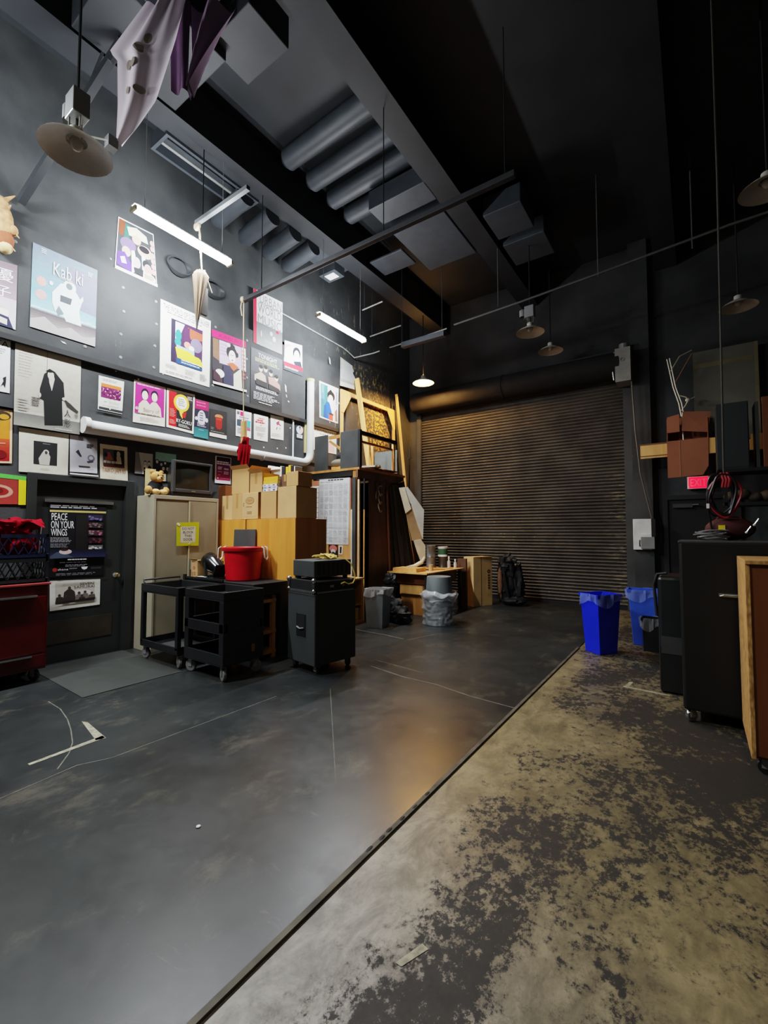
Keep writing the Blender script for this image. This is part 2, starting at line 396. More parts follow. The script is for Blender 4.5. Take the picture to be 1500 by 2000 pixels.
# deck ribs between the beams
for i,y in enumerate((4.35,4.85,5.32,5.75)):
    b = MB(); b.tube([(1.2,y,6.94),(1.28,y,6.96),(3.0,y,7.02)], [.06,.14,.15], CEILL, 16); struct(b.build('ceiling_rib', None, True))
    b = MB(); b.tube([(.1,y-.42,6.24),(.2,y-.42,6.25),(.86,y-.42,6.34)], [.05,.13,.14], CEILL, 16); struct(b.build('ceiling_rib', None, True))
def plate(name, x0,y0,z0,x1,y1,z1, m=CEILL):
    b = MB(); b.box(x0,y0,z0,x1,y1,z1,m); return struct(b.build(name, None, False, .01))
plate('ceiling_panel', 2.0,5.35,6.5, 3.0,5.75,6.8)
plate('ceiling_panel', 2.0,5.95,6.5, 2.95,7.3,6.9)
plate('ceiling_panel', .42,5.5,6.42, .88,6.3,6.46)
plate('ceiling_panel', 1.2,6.45,6.5, 1.9,6.95,6.54)
plate('ceiling_panel', 3.4,6.5,6.5, 4.0,7.2,6.8)
plate('ceiling_panel', 3.4,7.4,6.5, 4.1,8.1,6.8)
plate('ceiling_panel', 2.1,2.5,6.45, 2.75,3.0,6.8, CEIL)
plate('ceiling_panel', 1.25,1.6,6.35, 2.2,2.65,6.9, CEIL)
# open light box beside the first beam
b = MB()
for x0,y0,x1,y1 in ((.5,2.75,.54,4.15),(.84,2.75,.88,4.15),(.54,2.75,.84,2.79),(.54,4.11,.84,4.15)): b.box(x0,y0,6.36,x1,y1,6.56,CEILL)
b.box(.54,2.79,6.54,.84,4.11,6.56,CEILL); b.box(.66,2.79,6.38,.70,4.11,6.41,STEEL)
tag(b.build('ceiling_light_box'), 'grey open sheet metal box hanging beside the ceiling beam', 'light box')
b = MB(); b.box(.42,5.92,6.26,.80,6.2,6.42,CEILL); b.box(.5,5.98,6.255,.72,6.14,6.26,PAPER)
tag(b.build('junction_box'), 'ceiling junction box with a bright white sheet on its underside', 'box')

# door in the left wall
d1 = bpy.data.objects.new('door_1', None); COL.objects.link(d1); WM['door_1'] = Matrix.Identity(4); struct(d1)
DOORM = mat('door_black', (44,47,46), .45, scale=2, var=.2)
b = MB(); b.box(-.09,1.84,0,-.04,2.79,2.09,DOORM); leaf = b.build('leaf', d1)
b = MB(); b.box(-.15,1.75,0,.025,1.84,2.17,DOORM); b.box(-.15,2.79,0,.025,2.89,2.17,DOORM); b.box(-.15,1.84,2.09,.025,2.79,2.17,DOORM); b.build('frame', d1, False, .006)
b = MB(); b.lathe([(.012,0),(.012,.04),(.026,.05),(.03,.065),(.022,.08),(.001,.082)], (-.04,2.71,.96), mat('brass', (206,182,130), .2, .9), 16, 'x'); b.lathe([(.03,0),(.03,.006),(.001,.007)], (-.04,2.71,.96), STEEL, 16, 'x'); b.build('door_handle', d1, True)
b = MB(); b.box(-.04,1.95,.22,-.034,2.68,.48, mat('kick_brown', (58,52,44), .5, var=.3)); b.build('kick_plate', d1)
b = MB(); b.box(-.04,1.93,1.85,-.02,2.66,1.885,LUM); b.build('clip_rail', d1)
b = MB(); b.box(.03,2.15,2.185,.04,2.45,2.2,PAPER); b.build('label_strip', d1)

# roller door in the back wall
d3 = bpy.data.objects.new('door_3', None); COL.objects.link(d3); WM['door_3'] = Matrix.Identity(4); struct(d3)
b = MB(); n = 66; h = 4.5/n; prof = []
for i in range(n):
    for t,dy in ((0,.012),(.12,.012),(.22,-.004),(.5,-.016),(.78,-.004),(.9,.012)): prof.append((i*h+t*h, 9.84+dy*1.3))
vs = []
for z,y in prof: vs += [(.33,y,z+.06),(4.97,y,z+.06)]
b.add(vs, [(2*i,2*i+1,2*i+3,2*i+2) for i in range(len(prof)-1)], ROLL); b.build('slat_curtain', d3)
b = MB(); b.box(.33,9.81,0,4.97,9.87,.07,DARK); b.build('bottom_bar', d3)
for x0,x1 in ((.24,.36),(4.93,5.07)):
    b = MB(); b.box(x0,9.74,0,x1,9.8,4.7,BPANEL); b.build('guide_rail', d3)
HOOD = mat('hood_steel', (44,43,42), .75, spec=.2)
b = MB(); b.lathe([(.001,0),(.25,0),(.25,4.62),(.001,4.62)], (.3,9.55,4.74), HOOD, 32, 'x')
b.tube([(2.62,9.55+.255*math.cos(t),4.74+.255*math.sin(t)) for t in [2*PI*i/24 for i in range(24)]], .012, HOOD, 6, True)
b.build('drum_hood', d3, True)
b = MB(); b.box(4.86,9.32,4.34,5.12,9.7,4.98, mat('hoist_grey', (150,150,144), .5)); b.lathe([(.09,0),(.09,.12),(.001,.12)], (5.0,9.5,4.98), STEEL, 16, 'z'); b.lathe([(.03,0),(.03,.02),(.001,.02)], (4.99,9.31,4.75), BLK, 10, 'y')
b.tube([(4.84,9.4,4.95),(4.8,9.38,4.7),(4.83,9.38,4.4)], .012, LUM); b.build('hoist_box', d3)
b = MB(); b.tube([(5.12,9.4,4.4),(5.16,9.42,3.4),(5.22,9.45,2.6),(5.38,9.5,1.76)], .014, mat('chain_grey', (96,96,90), .5), 6); b.build('hand_chain', d3)
# exit door in the back wall
d2 = bpy.data.objects.new('door_2', None); COL.objects.link(d2); WM['door_2'] = Matrix.Identity(4); struct(d2)
b = MB(); b.box(5.62,9.76,0,6.6,9.8,2.1,DARK); b.build('leaf', d2)
b = MB()
for x0,x1,z0,z1 in ((5.54,5.62,0,2.18),(6.6,6.68,0,2.18),(5.62,6.6,2.1,2.18)): b.box(x0,9.72,z0,x1,9.8,z1,BLK)
b.build('frame', d2)
b = MB(); b.box(5.7,9.7,1.95,6.0,9.76,2.02,BPANEL); b.bar((5.98,9.73,2.0),(6.1,9.66,2.0),.03,.02,BPANEL); b.build('door_closer', d2)

# ------------------------------------------------------------------ pipes, conduits and struts on the walls and ceiling
WP = mat('white_pipe', (214,216,214), .5, var=.08, scale=4)
wp = thing('drain_pipe', 'white pipe running level along the left wall then turning up at its far end', 'pipe', (.1,2.25,2.77))
b = MB(); pts = [(.105,2.27,2.765),(.105,5.85,2.80)] + [(.105,5.85+.19*math.sin(a),2.99-.19*math.cos(a)) for a in (.3,.6,.9,1.2,1.57)] + [(.105,6.04,4.38)]
b.tube(pts, [.085]+[.07]*(len(pts)-1), WP, 16); b.build('pipe_run', wp, True)
for y,dy,r in ((3.76,.012,.078),(4.9,.012,.078),(2.24,.06,.1)):
    b = MB(); b.tube([(.105,y,2.78),(.105,y+dy,2.78)], r, WP, 16); b.build('joint_collar', wp, True)
b = MB(); b.tube([(.105,6.04,4.36),(.105,6.04,4.41)], .075, mat('foam_rim', (206,190,130), .8), 16); b.box(.03,5.95,3.0,.06,5.985,4.38,mat('foam_rim', (206,190,130))); b.build('foam_edge', wp)
b = MB(); b.tube([(.045,5.66,2.88),(.045,5.66,3.56)], .016, WP, 8); tag(b.build('wall_conduit', None, True), 'thin upright white conduit between the ledge and the white pipe', 'conduit')
b = MB(); COND = mat('conduit_grey', (150,152,150), .5, var=.3, scale=8)
b.tube([(.03,5.1,5.45),(.03,5.7,5.44),(.03,7.05,5.40),(.05,7.2,5.36),(.09,7.38,5.27),(.6,7.4,5.26),(.75,7.4,5.27)], .013, COND, 6)
b.tube([(1.0,7.4,5.28),(1.5,7.4,5.29),(2.3,7.4,5.33)], .012, COND, 6); b.tube([(2.2,7.4,5.33),(2.2,7.4,7.09)], .006, CEILL, 5)
b.tube([(1.3,7.4,5.3),(1.3,7.4,7.09)], .005, CEILL, 5)
tag(b.build('electrical_conduit', None, True), 'thin pale conduit bending off the left wall above the silver sheet', 'conduit')
b = MB(); b.box(1.3,7.36,5.2,2.25,7.46,5.3,CEILL); tag(b.build('cable_tray'), 'grey slanted cable tray hanging above the lit pendant lamp', 'tray')
b = MB(); b.tube([(2.45,7.4,5.36),(3.7,7.4,5.42),(4.9,7.4,5.5),(6.5,7.4,5.62),(9.9,7.4,5.7)], .018, mat('conduit_dark', (92,92,90), .5), 6)
for x in (3.3,4.9,6.1): b.tube([(x,7.4,5.45),(x,7.4,7.1)], .009, mat('conduit_dark', (92,92,90)), 5)
tag(b.build('sprinkler_pipe', None, True), 'dark pipe hung on rods across the ceiling before the roller door', 'pipe')
STRUT = mat('strut_grey', (50,53,57), .6)
b = MB(); b.box(.55,4.09,4.93,4.7,4.15,4.99,STRUT)
for x in (1.0,3.15,4.6): b.box(x-.006,4.114,4.99,x+.006,4.126,6.52 if x > 2 else 6.42,DARK)
tag(b.build('hanging_strut', None, False, .006), 'long dark strut with its near end above the red and grey world music poster', 'strut')
b = MB(); b.box(.86,3.15,5.46,1.9,3.2,5.51,mat('pale_strut', (92,96,98), .5)); b.box(.995,3.17,5.5,1.005,3.18,6.42,DARK); b.lathe([(.05,0),(.06,.02),(.05,.04)], (.88,3.155,5.44), ROPE, 12, 'y', True)
tag(b.build('pulley_strut'), 'pale strut with a rope pulley on its end above the long tube light', 'strut')
b = MB(); b.bar((.05,1.587,5.126),(1.55,1.93,6.32),.07,.07,STRUT); b.bar((.95,1.80,5.86),(1.3,1.86,6.3),.02,.02,STRUT); tag(b.build('diagonal_brace'), 'slanted dark brace behind the large pendant lamp by the banner', 'brace')
for x,y0,y1,z in ((1.3,5.9,6.0,6.6),):
    pass
for (x0,x1,y,z,lab) in ((.62,1.12,6.98,6.0,'short pale conduit under the deck above the second tube light, nearer one'),(.35,1.15,7.6,5.75,'longer pale conduit under the deck just above the second tube light')):
    b = MB(); b.tube([(x0,y,z),(x1,y,z+.03)], .014, COND, 6); b.tube([(x0+.05,y,z),(x0+.05,y,7.1)], .005, CEILL, 5); tag(b.build('deck_conduit', None, True), lab, 'conduit')

# ------------------------------------------------------------------ lamps
def tube_light(y, lab, k=1.):
    t = thing('tube_light', lab, 'light', (1.05,y,5.05), 0, 'strip lights along the left wall')
    b = MB(); b.box(1.01,y-.63,5.112,1.09,y+.63,5.135,WHT); b.build('housing', t, False, .006)
    b = MB(); b.box(1.0,y-.61,5.048,1.10,y+.61,5.112,GLOW); b.build('diffuser', t, False, .02)
    for s in (-1,1):
        b = MB(); b.box(.995,y+s*.62-.012,5.045,1.105,y+s*.62+.012,5.09,mat('lamp_holder', (214,206,170), .5)); b.build('lamp_holder', t)
        b = MB(); b.tube([(1.05,y+s*.5,5.15),(1.05,y+s*.5,6.4)], .004, STEEL, 5); b.build('hanger', t)
    area('tube_lamp_light', (1.05,y,5.03), .09, 1.24, 62*k, (.93,.97,1.), (0,0,0))
    area('tube_lamp_side_light', (1.125,y,5.08), .05, 1.24, 16*k, (.93,.97,1.), (0,math.radians(-115),0))
    area('tube_lamp_wall_light', (.975,y,5.08), .05, 1.24, 27*k, (.93,.97,1.), (0,math.radians(115),0))
tube_light(2.93, 'lit strip light nearer the camera, above the wall of posters')
tube_light(5.86, 'lit strip light farther along, above the blue kimono poster')
tube_light(0.0, 'lit strip light on the left wall, first in the row', 1.8)
SHADE = [(.035,.17),(.05,.165),(.055,.10),(.075,.085),(.12,.075),(.19,.035),(.235,0),(.238,-.004),(.232,-.002),(.187,.028),(.118,.066),(.07,.076)]
def pendant(loc, lab, lit=False, ballast=False, s=1., top=7.1):
    x, y, z = loc
    t = thing('pendant_lamp', lab, 'lamp', loc, 0, None)
    b = MB(); b.lathe([(r*s,h*s) for r,h in SHADE], loc, SHADEM, 32); b.build('lamp_shade', t, True)
    b = MB(); b.ell((x,y,z+.06*s), (.045*s,.045*s,.055*s), WARMG if lit else mat('bulb_glass', (196,194,186), .2)); b.build('bulb', t, True)
    b = MB(); b.tube([(x,y,z+.16*s),(x,y,top)], .011, BLK, 6); b.build('stem', t, True)
    if ballast:
        b = MB(); b.box(x-.08,y-.06,z+.26,x+.08,y+.06,z+.46,STEEL); b.lathe([(.06,0),(.06,.12),(.001,.12)], (x-.12,y,z+.3), STEEL, 14, 'z'); b.build('ballast_box', t, False, .008)
        b = MB()
        for a in range(3): b.tube([(x+.05*math.cos(a*2.1),y+.05*math.sin(a*2.1),z+.15),(x+.06*math.cos(a*2.1),y+.05*math.sin(a*2.1),z+.27)], .008, LUM, 5)
        b.build('bracket', t)
    return t
pendant((2.13,1.37,4.49), 'large grey pendant lamp hanging beside the purple satin banner', False, True, 1.05, 6.6)
pendant((1.11,8.58,4.85), 'lit warm pendant lamp at the far corner left of the roller door', True)
pendant((3.78,7.63,4.95), 'unlit pendant lamp with a ballast box, before the middle of the roller door', False, True)
pendant((3.75,9.07,5.12), 'plain unlit pendant lamp close to the top of the roller door')
pendant((6.64,8.3,4.84), 'unlit pendant lamp above the tall grey panel at the right')
pendant((6.72,5.77,4.96), 'unlit pendant lamp cut by the right edge, highest at the right')
# ------------------------------------------------------------------ posters
R = random.uniform
s = wall_sheet(.065, [(1.17,4.35),(1.577,4.40),(1.583,3.69),(1.17,3.70)])
s.grad(0,0,1,.55,(118,104,112),(150,134,144)); s.grad(0,.55,1,1,(196,186,196),(206,200,208)); s.poly([(0,.62),(.5,.62),(.82,.8),(.95,1),(0,1)], (46,48,76)); s.poly([(.62,.72),(.85,.74),(.84,.84),(.6,.82)], (226,222,206)); s.poly([(.6,.86),(.82,.88),(.82,.97),(.58,.95)], (214,208,190)); s.text('\u512a',.5,.1,.92,.3,(240,236,240)); s.text('\u5b50',.55,.38,.88,.55,(240,236,240))
s.build('event_poster', 'mauve poster with two white characters over a dark blue robe, cut by the left edge')
s = wall_sheet(.065, [(1.706,4.733),(2.36,4.735),(2.359,3.772),(1.705,3.774)], (120,150,168))
s.grad(0,0,1,.5,(118,134,152),(122,164,180)); s.grad(0,.5,1,.78,(116,168,188),(150,196,208)); s.poly([(.55,.1),(1,.1),(1,.62),(.62,.6)], (124,128,150)); s.ell(.14,.42,.07,.06,(206,160,150)); s.ell(.14,.58,.08,.06,(206,160,158)); s.grad(0,.77,1,1,(96,88,92),(178,172,172)); s.poly([(0,.9),(.2,.83),(.4,.92),(.6,.86),(.8,.93),(1,.88),(1,1),(0,1)], (170,166,166)); s.rect(0,.735,1,.76,(186,220,228))
s.poly([(.3,.5),(.42,.36),(.55,.33),(.66,.4),(.76,.5),(.72,.62),(.76,.8),(.52,.8),(.46,.72),(.36,.74),(.3,.62)], (226,238,238)); s.ell(.56,.36,.1,.07,(232,240,240)); s.ell(.55,.36,.05,.04,(96,110,120)); s.ell(.28,.4,.03,.025,(232,240,240)); s.poly([(.42,.5),(.6,.5),(.58,.58),(.42,.58)], (70,76,84)); s.poly([(.4,.64),(.48,.72),(.4,.76),(.36,.72)], (110,124,132)); s.poly([(.7,.5),(.77,.42),(.78,.47),(.73,.54)], (232,240,240)); s.lines(.12,.03,.2,.09,3,(226,230,236)); s.lines(.84,.08,.92,.14,3,(226,230,236)); s.lines(.84,.72,.93,.76,2,(226,230,236))
s.text('Kab ki',.3,.13,.76,.29,(232,214,214)); s.lines(.4,.28,.66,.31,2,(206,200,206))
s.build('event_poster', 'blue grey poster lettered Kab ki with a white robed dancer, on black plywood')
s = wall_sheet(.012, [(2.605,5.59),(3.06,5.61),(3.133,4.856),(2.578,4.857)], (246,244,238))
s.rect(.02,.02,.98,.9,(70,74,78)); s.poly([(.02,.02),(.2,.02),(.16,.3),(.04,.3)], (126,70,50)); s.poly([(.2,.06),(.32,.06),(.3,.34),(.17,.34)], (60,110,96)); s.poly([(.24,.1),(.5,.05),(.78,.12),(.82,.24),(.3,.24)], (244,238,206)); s.ell(.5,.27,.12,.08,(236,196,172)); s.ell(.28,.42,.2,.12,(120,104,150)); s.ell(.72,.42,.2,.11,(226,206,176)); s.ell(.7,.38,.14,.06,(44,40,44)); s.ell(.24,.56,.11,.09,(232,194,176)); s.poly([(.03,.62),(.2,.58),(.36,.74),(.4,.9),(.03,.86)], (96,70,180)); s.poly([(.1,.7),(.2,.66),(.26,.78),(.14,.8)], (240,236,246))
for u in (.36,.62): s.poly([(u,.5),(u+.08,.48),(u+.16,.8),(u+.02,.92)], (246,246,244))
s.ell(.5,.68,.09,.1,(226,210,206)); s.poly([(.42,.78),(.66,.76),(.64,.9),(.44,.86)], (52,54,56)); s.ell(.74,.64,.1,.08,(52,54,56)); s.ell(.78,.72,.1,.1,(226,176,170))
for v in (.2,.3,.42,.52,.62,.72): s.ell(.92,v,.055,.05,(240,180,184))
s.rect(0,.9,1,1,(250,248,240)); s.ell(.8,.86,.16,.08,(246,228,206)); s.lines(.68,.82,.94,.9,3,(40,36,36))
s.build('event_poster', 'colourful poster of cap wearing figures and pink flowers beside the long tube light')
s = wall_sheet(.065, [(3.155,4.723),(3.93,4.717),(3.927,3.695),(3.164,3.693)], (240,240,228))
s.text('THE WORLD OF SUZIE WALKER',.05,.035,.97,.115,(40,40,74)); s.lines(.12,.13,.9,.16,1,(110,110,130)); s.rect(.2,.2,.83,.8,(64,40,72)); s.rect(.2,.2,.28,.8,(42,34,56)); s.poly([(.28,.22),(.46,.22),(.36,.42),(.28,.5)], (236,242,244)); s.ell(.34,.4,.06,.08,(46,140,140)); s.ell(.33,.5,.06,.06,(50,150,146)); s.poly([(.52,.24),(.83,.26),(.83,.36),(.58,.4)], (176,84,60)); s.poly([(.46,.28),(.56,.24),(.56,.56),(.44,.5)], (74,42,78)); s.ell(.7,.46,.12,.1,(120,110,140)); s.ell(.52,.5,.07,.05,(240,150,130)); s.ell(.6,.53,.06,.04,(240,236,230)); s.poly([(.3,.54),(.66,.56),(.66,.62),(.3,.6)], (150,196,216)); s.poly([(.28,.58),(.56,.58),(.83,.68),(.83,.75),(.32,.72)], (232,216,64)); s.ell(.7,.66,.1,.035,(232,216,64)); s.poly([(.3,.72),(.83,.76),(.83,.8),(.3,.8)], (40,70,120)); s.lines(.4,.73,.8,.79,2,(210,226,236)); s.lines(.1,.85,.34,.9,4,(90,90,90)); s.lines(.48,.85,.72,.92,5,(90,90,90)); s.lines(.78,.85,.93,.95,5,(70,70,70)); s.lines(.1,.95,.7,.97,1,(80,80,80))
s.build('event_poster', 'large white poster lettered The World of Suzie above a colourful framed painting')
s = wall_sheet(.065, [(3.951,4.6),(4.577,4.63),(4.601,3.79),(3.979,3.768)], (54,50,56))
s.rect(0,0,1,.13,(226,40,104)); s.text('KABUKI',.2,.03,.85,.1,(190,20,80)); s.rect(.2,.15,.88,.58,(206,184,212)); s.lines(.22,.2,.5,.44,4,(180,150,196),.5); s.poly([(.02,.15),(.18,.15),(.2,.55),(.02,.5)], (126,96,74)); s.ell(.56,.32,.16,.13,(30,28,34)); s.ell(.56,.21,.1,.06,(30,28,34)); s.ell(.57,.39,.105,.12,(248,244,240)); s.ell(.72,.33,.04,.05,(30,28,34)); s.ell(.46,.19,.06,.04,(232,210,206)); s.lines(.5,.36,.65,.38,1,(50,40,44)); s.ell(.57,.46,.025,.012,(206,40,50)); s.poly([(.42,.55),(.58,.5),(.76,.56),(.6,.66)], (206,96,54)); s.poly([(.3,.6),(.5,.58),(.62,.74),(.6,1),(.3,1)], (44,42,70)); s.poly([(.6,.72),(.84,.56),(.86,1),(.6,1)], (226,220,196)); s.ell(.2,.78,.13,.08,(240,236,236)); s.poly([(.02,.72),(.2,.82),(.3,.98),(.02,.92)], (60,34,44)); s.rect(.86,.15,.98,.6,(226,226,226)); s.lines(.87,.2,.97,.8,8,(206,70,96)); s.rect(0,.955,1,1,(232,230,226))
s.build('event_poster', 'poster of a white faced woman in kimono under a pink band')
s = wall_sheet(.065, [(4.716,5.59),(5.356,5.622),(5.357,4.669),(4.733,4.672)], (206,206,206))
s.rect(0,0,.1,1,(214,44,66)); s.grad(.1,0,1,.58,(212,212,212),(196,196,196)); s.grad(.1,.58,1,1,(110,112,114),(150,152,152)); s.text('URBAN',.2,.04,.96,.2,(120,122,126)); s.text('WORLD',.14,.23,.96,.39,(112,114,118)); s.text('MUSIC',.14,.42,.96,.58,(120,122,126)); s.text('WORLDJAMZ',.16,.19,.95,.25,(60,60,64)); s.ell(.82,.62,.05,.03,(214,44,66)); s.ell(.6,.7,.05,.04,(190,190,186)); s.ell(.7,.78,.06,.05,(200,200,198)); s.ell(.25,.78,.02,.06,(206,206,206)); s.lines(.35,.86,.7,.92,3,(190,190,190))
s.build('event_poster', 'grey poster lettered Urban World Music with a red left border')
s = wall_sheet(.065, [(4.685,4.58),(5.365,4.578),(5.363,3.625),(4.686,3.62)], (70,74,78))
s.grad(0,0,1,.4,(96,98,102),(76,78,82)); s.grad(0,.4,1,1,(66,68,72),(40,42,44)); s.text('TONIGHT',.22,.05,.82,.13,(232,232,232)); s.lines(.12,.15,.9,.22,3,(206,204,150)); 
for u,v in ((.3,.32),(.45,.3),(.62,.34),(.8,.4)): s.ell(u,v,.06,.055,(216,196,184)); s.ell(u,v-.035,.06,.035,(34,30,30))
s.poly([(.1,.46),(.3,.38),(.44,.42),(.48,.56),(.1,.56)], (196,172,158)); s.poly([(.52,.42),(.7,.4),(.92,.5),(.94,.6),(.56,.56)], (176,140,130)); s.poly([(.15,.52),(.5,.54),(.5,.64),(.15,.62)], (36,36,38)); s.poly([(.55,.54),(.9,.58),(.9,.66),(.55,.64)], (44,40,40)); s.lines(.15,.66,.88,.72,3,(226,226,226)); s.lines(.08,.76,.9,.9,6,(214,214,214)); s.lines(.24,.92,.8,.95,1,(232,232,232))
s.build('event_poster', 'dark grey poster lettered Tonight showing four singers')
s = wall_sheet(.065, [(5.417,4.956),(5.849,5.008),(5.864,4.426),(5.399,4.421)], (246,246,246))
s.rect(0,.1,.35,.6,(240,180,190)); s.ell(.3,.45,.28,.3,(252,252,252)); s.ell(.68,.32,.22,.2,(40,44,52)); s.ell(.68,.42,.16,.2,(250,248,246)); s.poly([(.5,.62),(.9,.55),(.98,.74),(.6,.76)], (40,44,60)); s.rect(0,.72,1,.86,(226,40,60)); s.rect(0,.86,1,1,(60,70,76)); s.lines(.05,.87,.9,.93,2,(236,236,236))
s.build('event_poster', 'small white poster of a face above a red band, below the far tube light')
s = wall_sheet(.035, [(2.423,3.443),(2.721,3.446),(2.706,3.02),(2.423,3.02)], (232,232,222))
s.lines(.15,.06,.85,.14,2,(120,120,120)); s.rect(.1,.2,.9,.62,(116,40,92)); s.rect(.1,.2,.9,.3,(226,120,60))
for i in range(40): s.ell(R(.12,.88),R(.34,.6),.025,.02,random.choice([(206,150,190),(90,24,70),(226,180,206),(160,70,130)]))
s.lines(.2,.74,.34,.79,1,(70,70,70)); s.lines(.4,.72,.86,.8,3,(140,140,140)); s.rect(0,.92,1,1,(50,52,54)); s.ell(.45,.94,.03,.02,(230,230,226))
s.build('event_poster', 'small white poster with a purple crowd picture, alone above the white pipe start')
s = wall_sheet(.035, [(2.845,3.512),(3.27,3.518),(3.27,2.965),(2.842,2.947)], (232,226,216))
s.rect(.04,.05,.96,.78,(182,48,132)); s.lines(.1,.07,.92,.11,1,(240,220,232))
for u in (.34,.64): s.ell(u,.28,.12,.13,(44,24,44)); s.ell(u,.32,.095,.11,(240,226,218)); s.poly([(u-.2,.78),(u-.18,.55),(u-.06,.44),(u+.06,.44),(u+.2,.56),(u+.24,.78)], (222,212,196))
s.ell(.1,.66,.05,.04,(206,170,170)); s.text('Story of',.3,.62,.8,.74,(150,130,110)); s.lines(.06,.76,.94,.8,1,(110,96,90)); s.lines(.2,.84,.8,.94,3,(190,180,166))
s.build('event_poster', 'magenta poster showing two figures in cream robes')
s = wall_sheet(.035, [(3.285,3.52),(3.712,3.53),(3.703,2.944),(3.293,2.97)], (244,240,230))
s.rect(.07,.06,.94,.94,(38,36,38)); s.rect(.07,.06,.34,.94,(216,30,34)); s.ell(.52,.3,.28,.22,(246,206,60)); s.ell(.52,.3,.2,.16,(250,246,236)); s.lines(.4,.2,.64,.4,4,(120,130,110)); s.poly([(.42,.48),(.6,.46),(.56,.7),(.48,.62)], (246,214,80)); s.poly([(.54,.56),(.7,.5),(.66,.66),(.56,.66)], (206,40,30)); s.ell(.84,.18,.08,.08,(60,50,54)); s.lines(.72,.1,.92,.2,3,(230,226,226)); s.text('RY-GOKU',.34,.72,.9,.81,(246,246,240)); s.lines(.42,.84,.86,.92,3,(206,206,200)); s.lines(.1,.5,.3,.72,6,(240,150,140)); s.lines(.1,.78,.32,.9,4,(240,150,140))
s.build('event_poster', 'red and black poster lettered RY-GOKU with a yellow burst')
s = wall_sheet(.035, [(3.721,3.463),(3.935,3.469),(3.938,2.906),(3.704,2.911)], (40,36,56))
s.rect(0,0,1,.24,(186,30,92)); s.lines(.1,.04,.9,.2,2,(226,100,150)); s.ell(.5,.46,.3,.2,(220,216,228)); s.lines(.36,.32,.62,.58,4,(60,56,84)); s.ell(.12,.5,.1,.05,(220,216,226)); s.ell(.88,.5,.1,.06,(220,216,226)); s.lines(.2,.6,.9,.72,3,(206,206,216)); s.grad(0,.74,1,1,(40,110,116),(60,130,132)); s.lines(.3,.78,.8,.82,1,(130,180,180))
s.build('event_poster', 'narrow poster with a pink top and teal foot')
s = wall_sheet(.035, [(3.967,3.382),(4.261,3.393),(4.263,2.962),(3.963,2.965)], (44,42,42))
s.rect(0,.87,1,1,(230,228,218)); s.ell(.52,.24,.24,.09,(196,130,80)); s.poly([(.32,.26),(.72,.26),(.7,.62),(.6,.7),(.44,.7),(.34,.6)], (166,36,30)); s.rect(.36,.3,.68,.36,(206,60,44)); s.lines(.06,.66,.26,.76,3,(130,130,126)); s.lines(.06,.8,.94,.84,1,(170,170,166))
s.build('event_poster', 'dark poster with a red lantern and white foot strip')
s = wall_sheet(.035, [(4.431,3.476),(4.733,3.486),(4.73,3.06),(4.433,3.049)], (244,244,244))
s.rect(.06,.05,.22,.17,(90,96,100)); s.rect(.26,.04,.5,.2,(226,30,110)); s.lines(.56,.1,.94,.22,2,(200,200,206)); s.lines(.2,.24,.9,.3,1,(90,90,96)); s.lines(.2,.32,.8,.36,1,(230,60,110)); s.rect(.06,.36,.36,.6,(56,74,88)); s.rect(.6,.34,.94,.6,(70,180,186)); s.rect(.6,.62,.94,.72,(190,80,120)); s.lines(.08,.66,.5,.9,6,(160,160,166))
s.build('event_poster', 'white flyer with pink and teal blocks behind the cardboard tube')
s = wall_sheet(.035, [(4.785,3.484),(5.085,3.496),(5.081,3.059),(4.788,3.053)], (242,240,236))
s.lines(.3,.12,.74,.2,1,(214,40,40)); s.lines(.2,.19,.8,.27,1,(214,40,40),.7); s.lines(.1,.27,.92,.35,1,(214,40,40),.7); s.ell(.5,.4,.03,.02,(60,50,50)); s.lines(.12,.46,.9,.66,6,(196,196,192)); s.lines(.2,.7,.85,.86,4,(190,190,186)); s.ell(.5,.9,.03,.02,(140,140,136))
s.build('event_poster', 'white flyer with a red two line title')
s = wall_sheet(.035, [(5.139,3.544),(5.439,3.558),(5.44,3.147),(5.145,3.132)], (238,236,230))
s.poly([(.4,.3),(.6,.2),(.66,.18),(.66,.3),(.8,.38),(.78,.42),(.6,.36),(.5,.4)], (150,70,90)); s.poly([(.42,.5),(.54,.46),(.5,.56),(.42,.62)], (130,120,120)); s.ell(.7,.52,.07,.05,(190,180,180)); s.ell(.3,.2,.07,.04,(206,214,210)); s.lines(.1,.76,.9,.92,4,(206,204,196))
s.build('event_poster', 'pale flyer with a faint plum branch drawing')
s = wall_sheet(.035, [(5.727,3.501),(5.944,3.505),(5.92,3.237),(5.743,3.237)], (50,54,60))
s.ell(.5,.36,.42,.3,(196,206,226)); s.ell(.72,.36,.2,.24,(236,190,176)); s.poly([(.4,.1),(.6,.1),(.55,.4)], (30,30,34)); s.rect(.12,.68,.88,.92,(226,226,226)); s.lines(.2,.72,.8,.88,2,(120,120,120))
s.build('event_poster', 'tiny rounded dark card beside the bend of the white pipe')
s = wall_sheet(.065, [(6.321,4.472),(6.892,4.468),(6.882,3.735),(6.334,3.75)], (244,244,244))
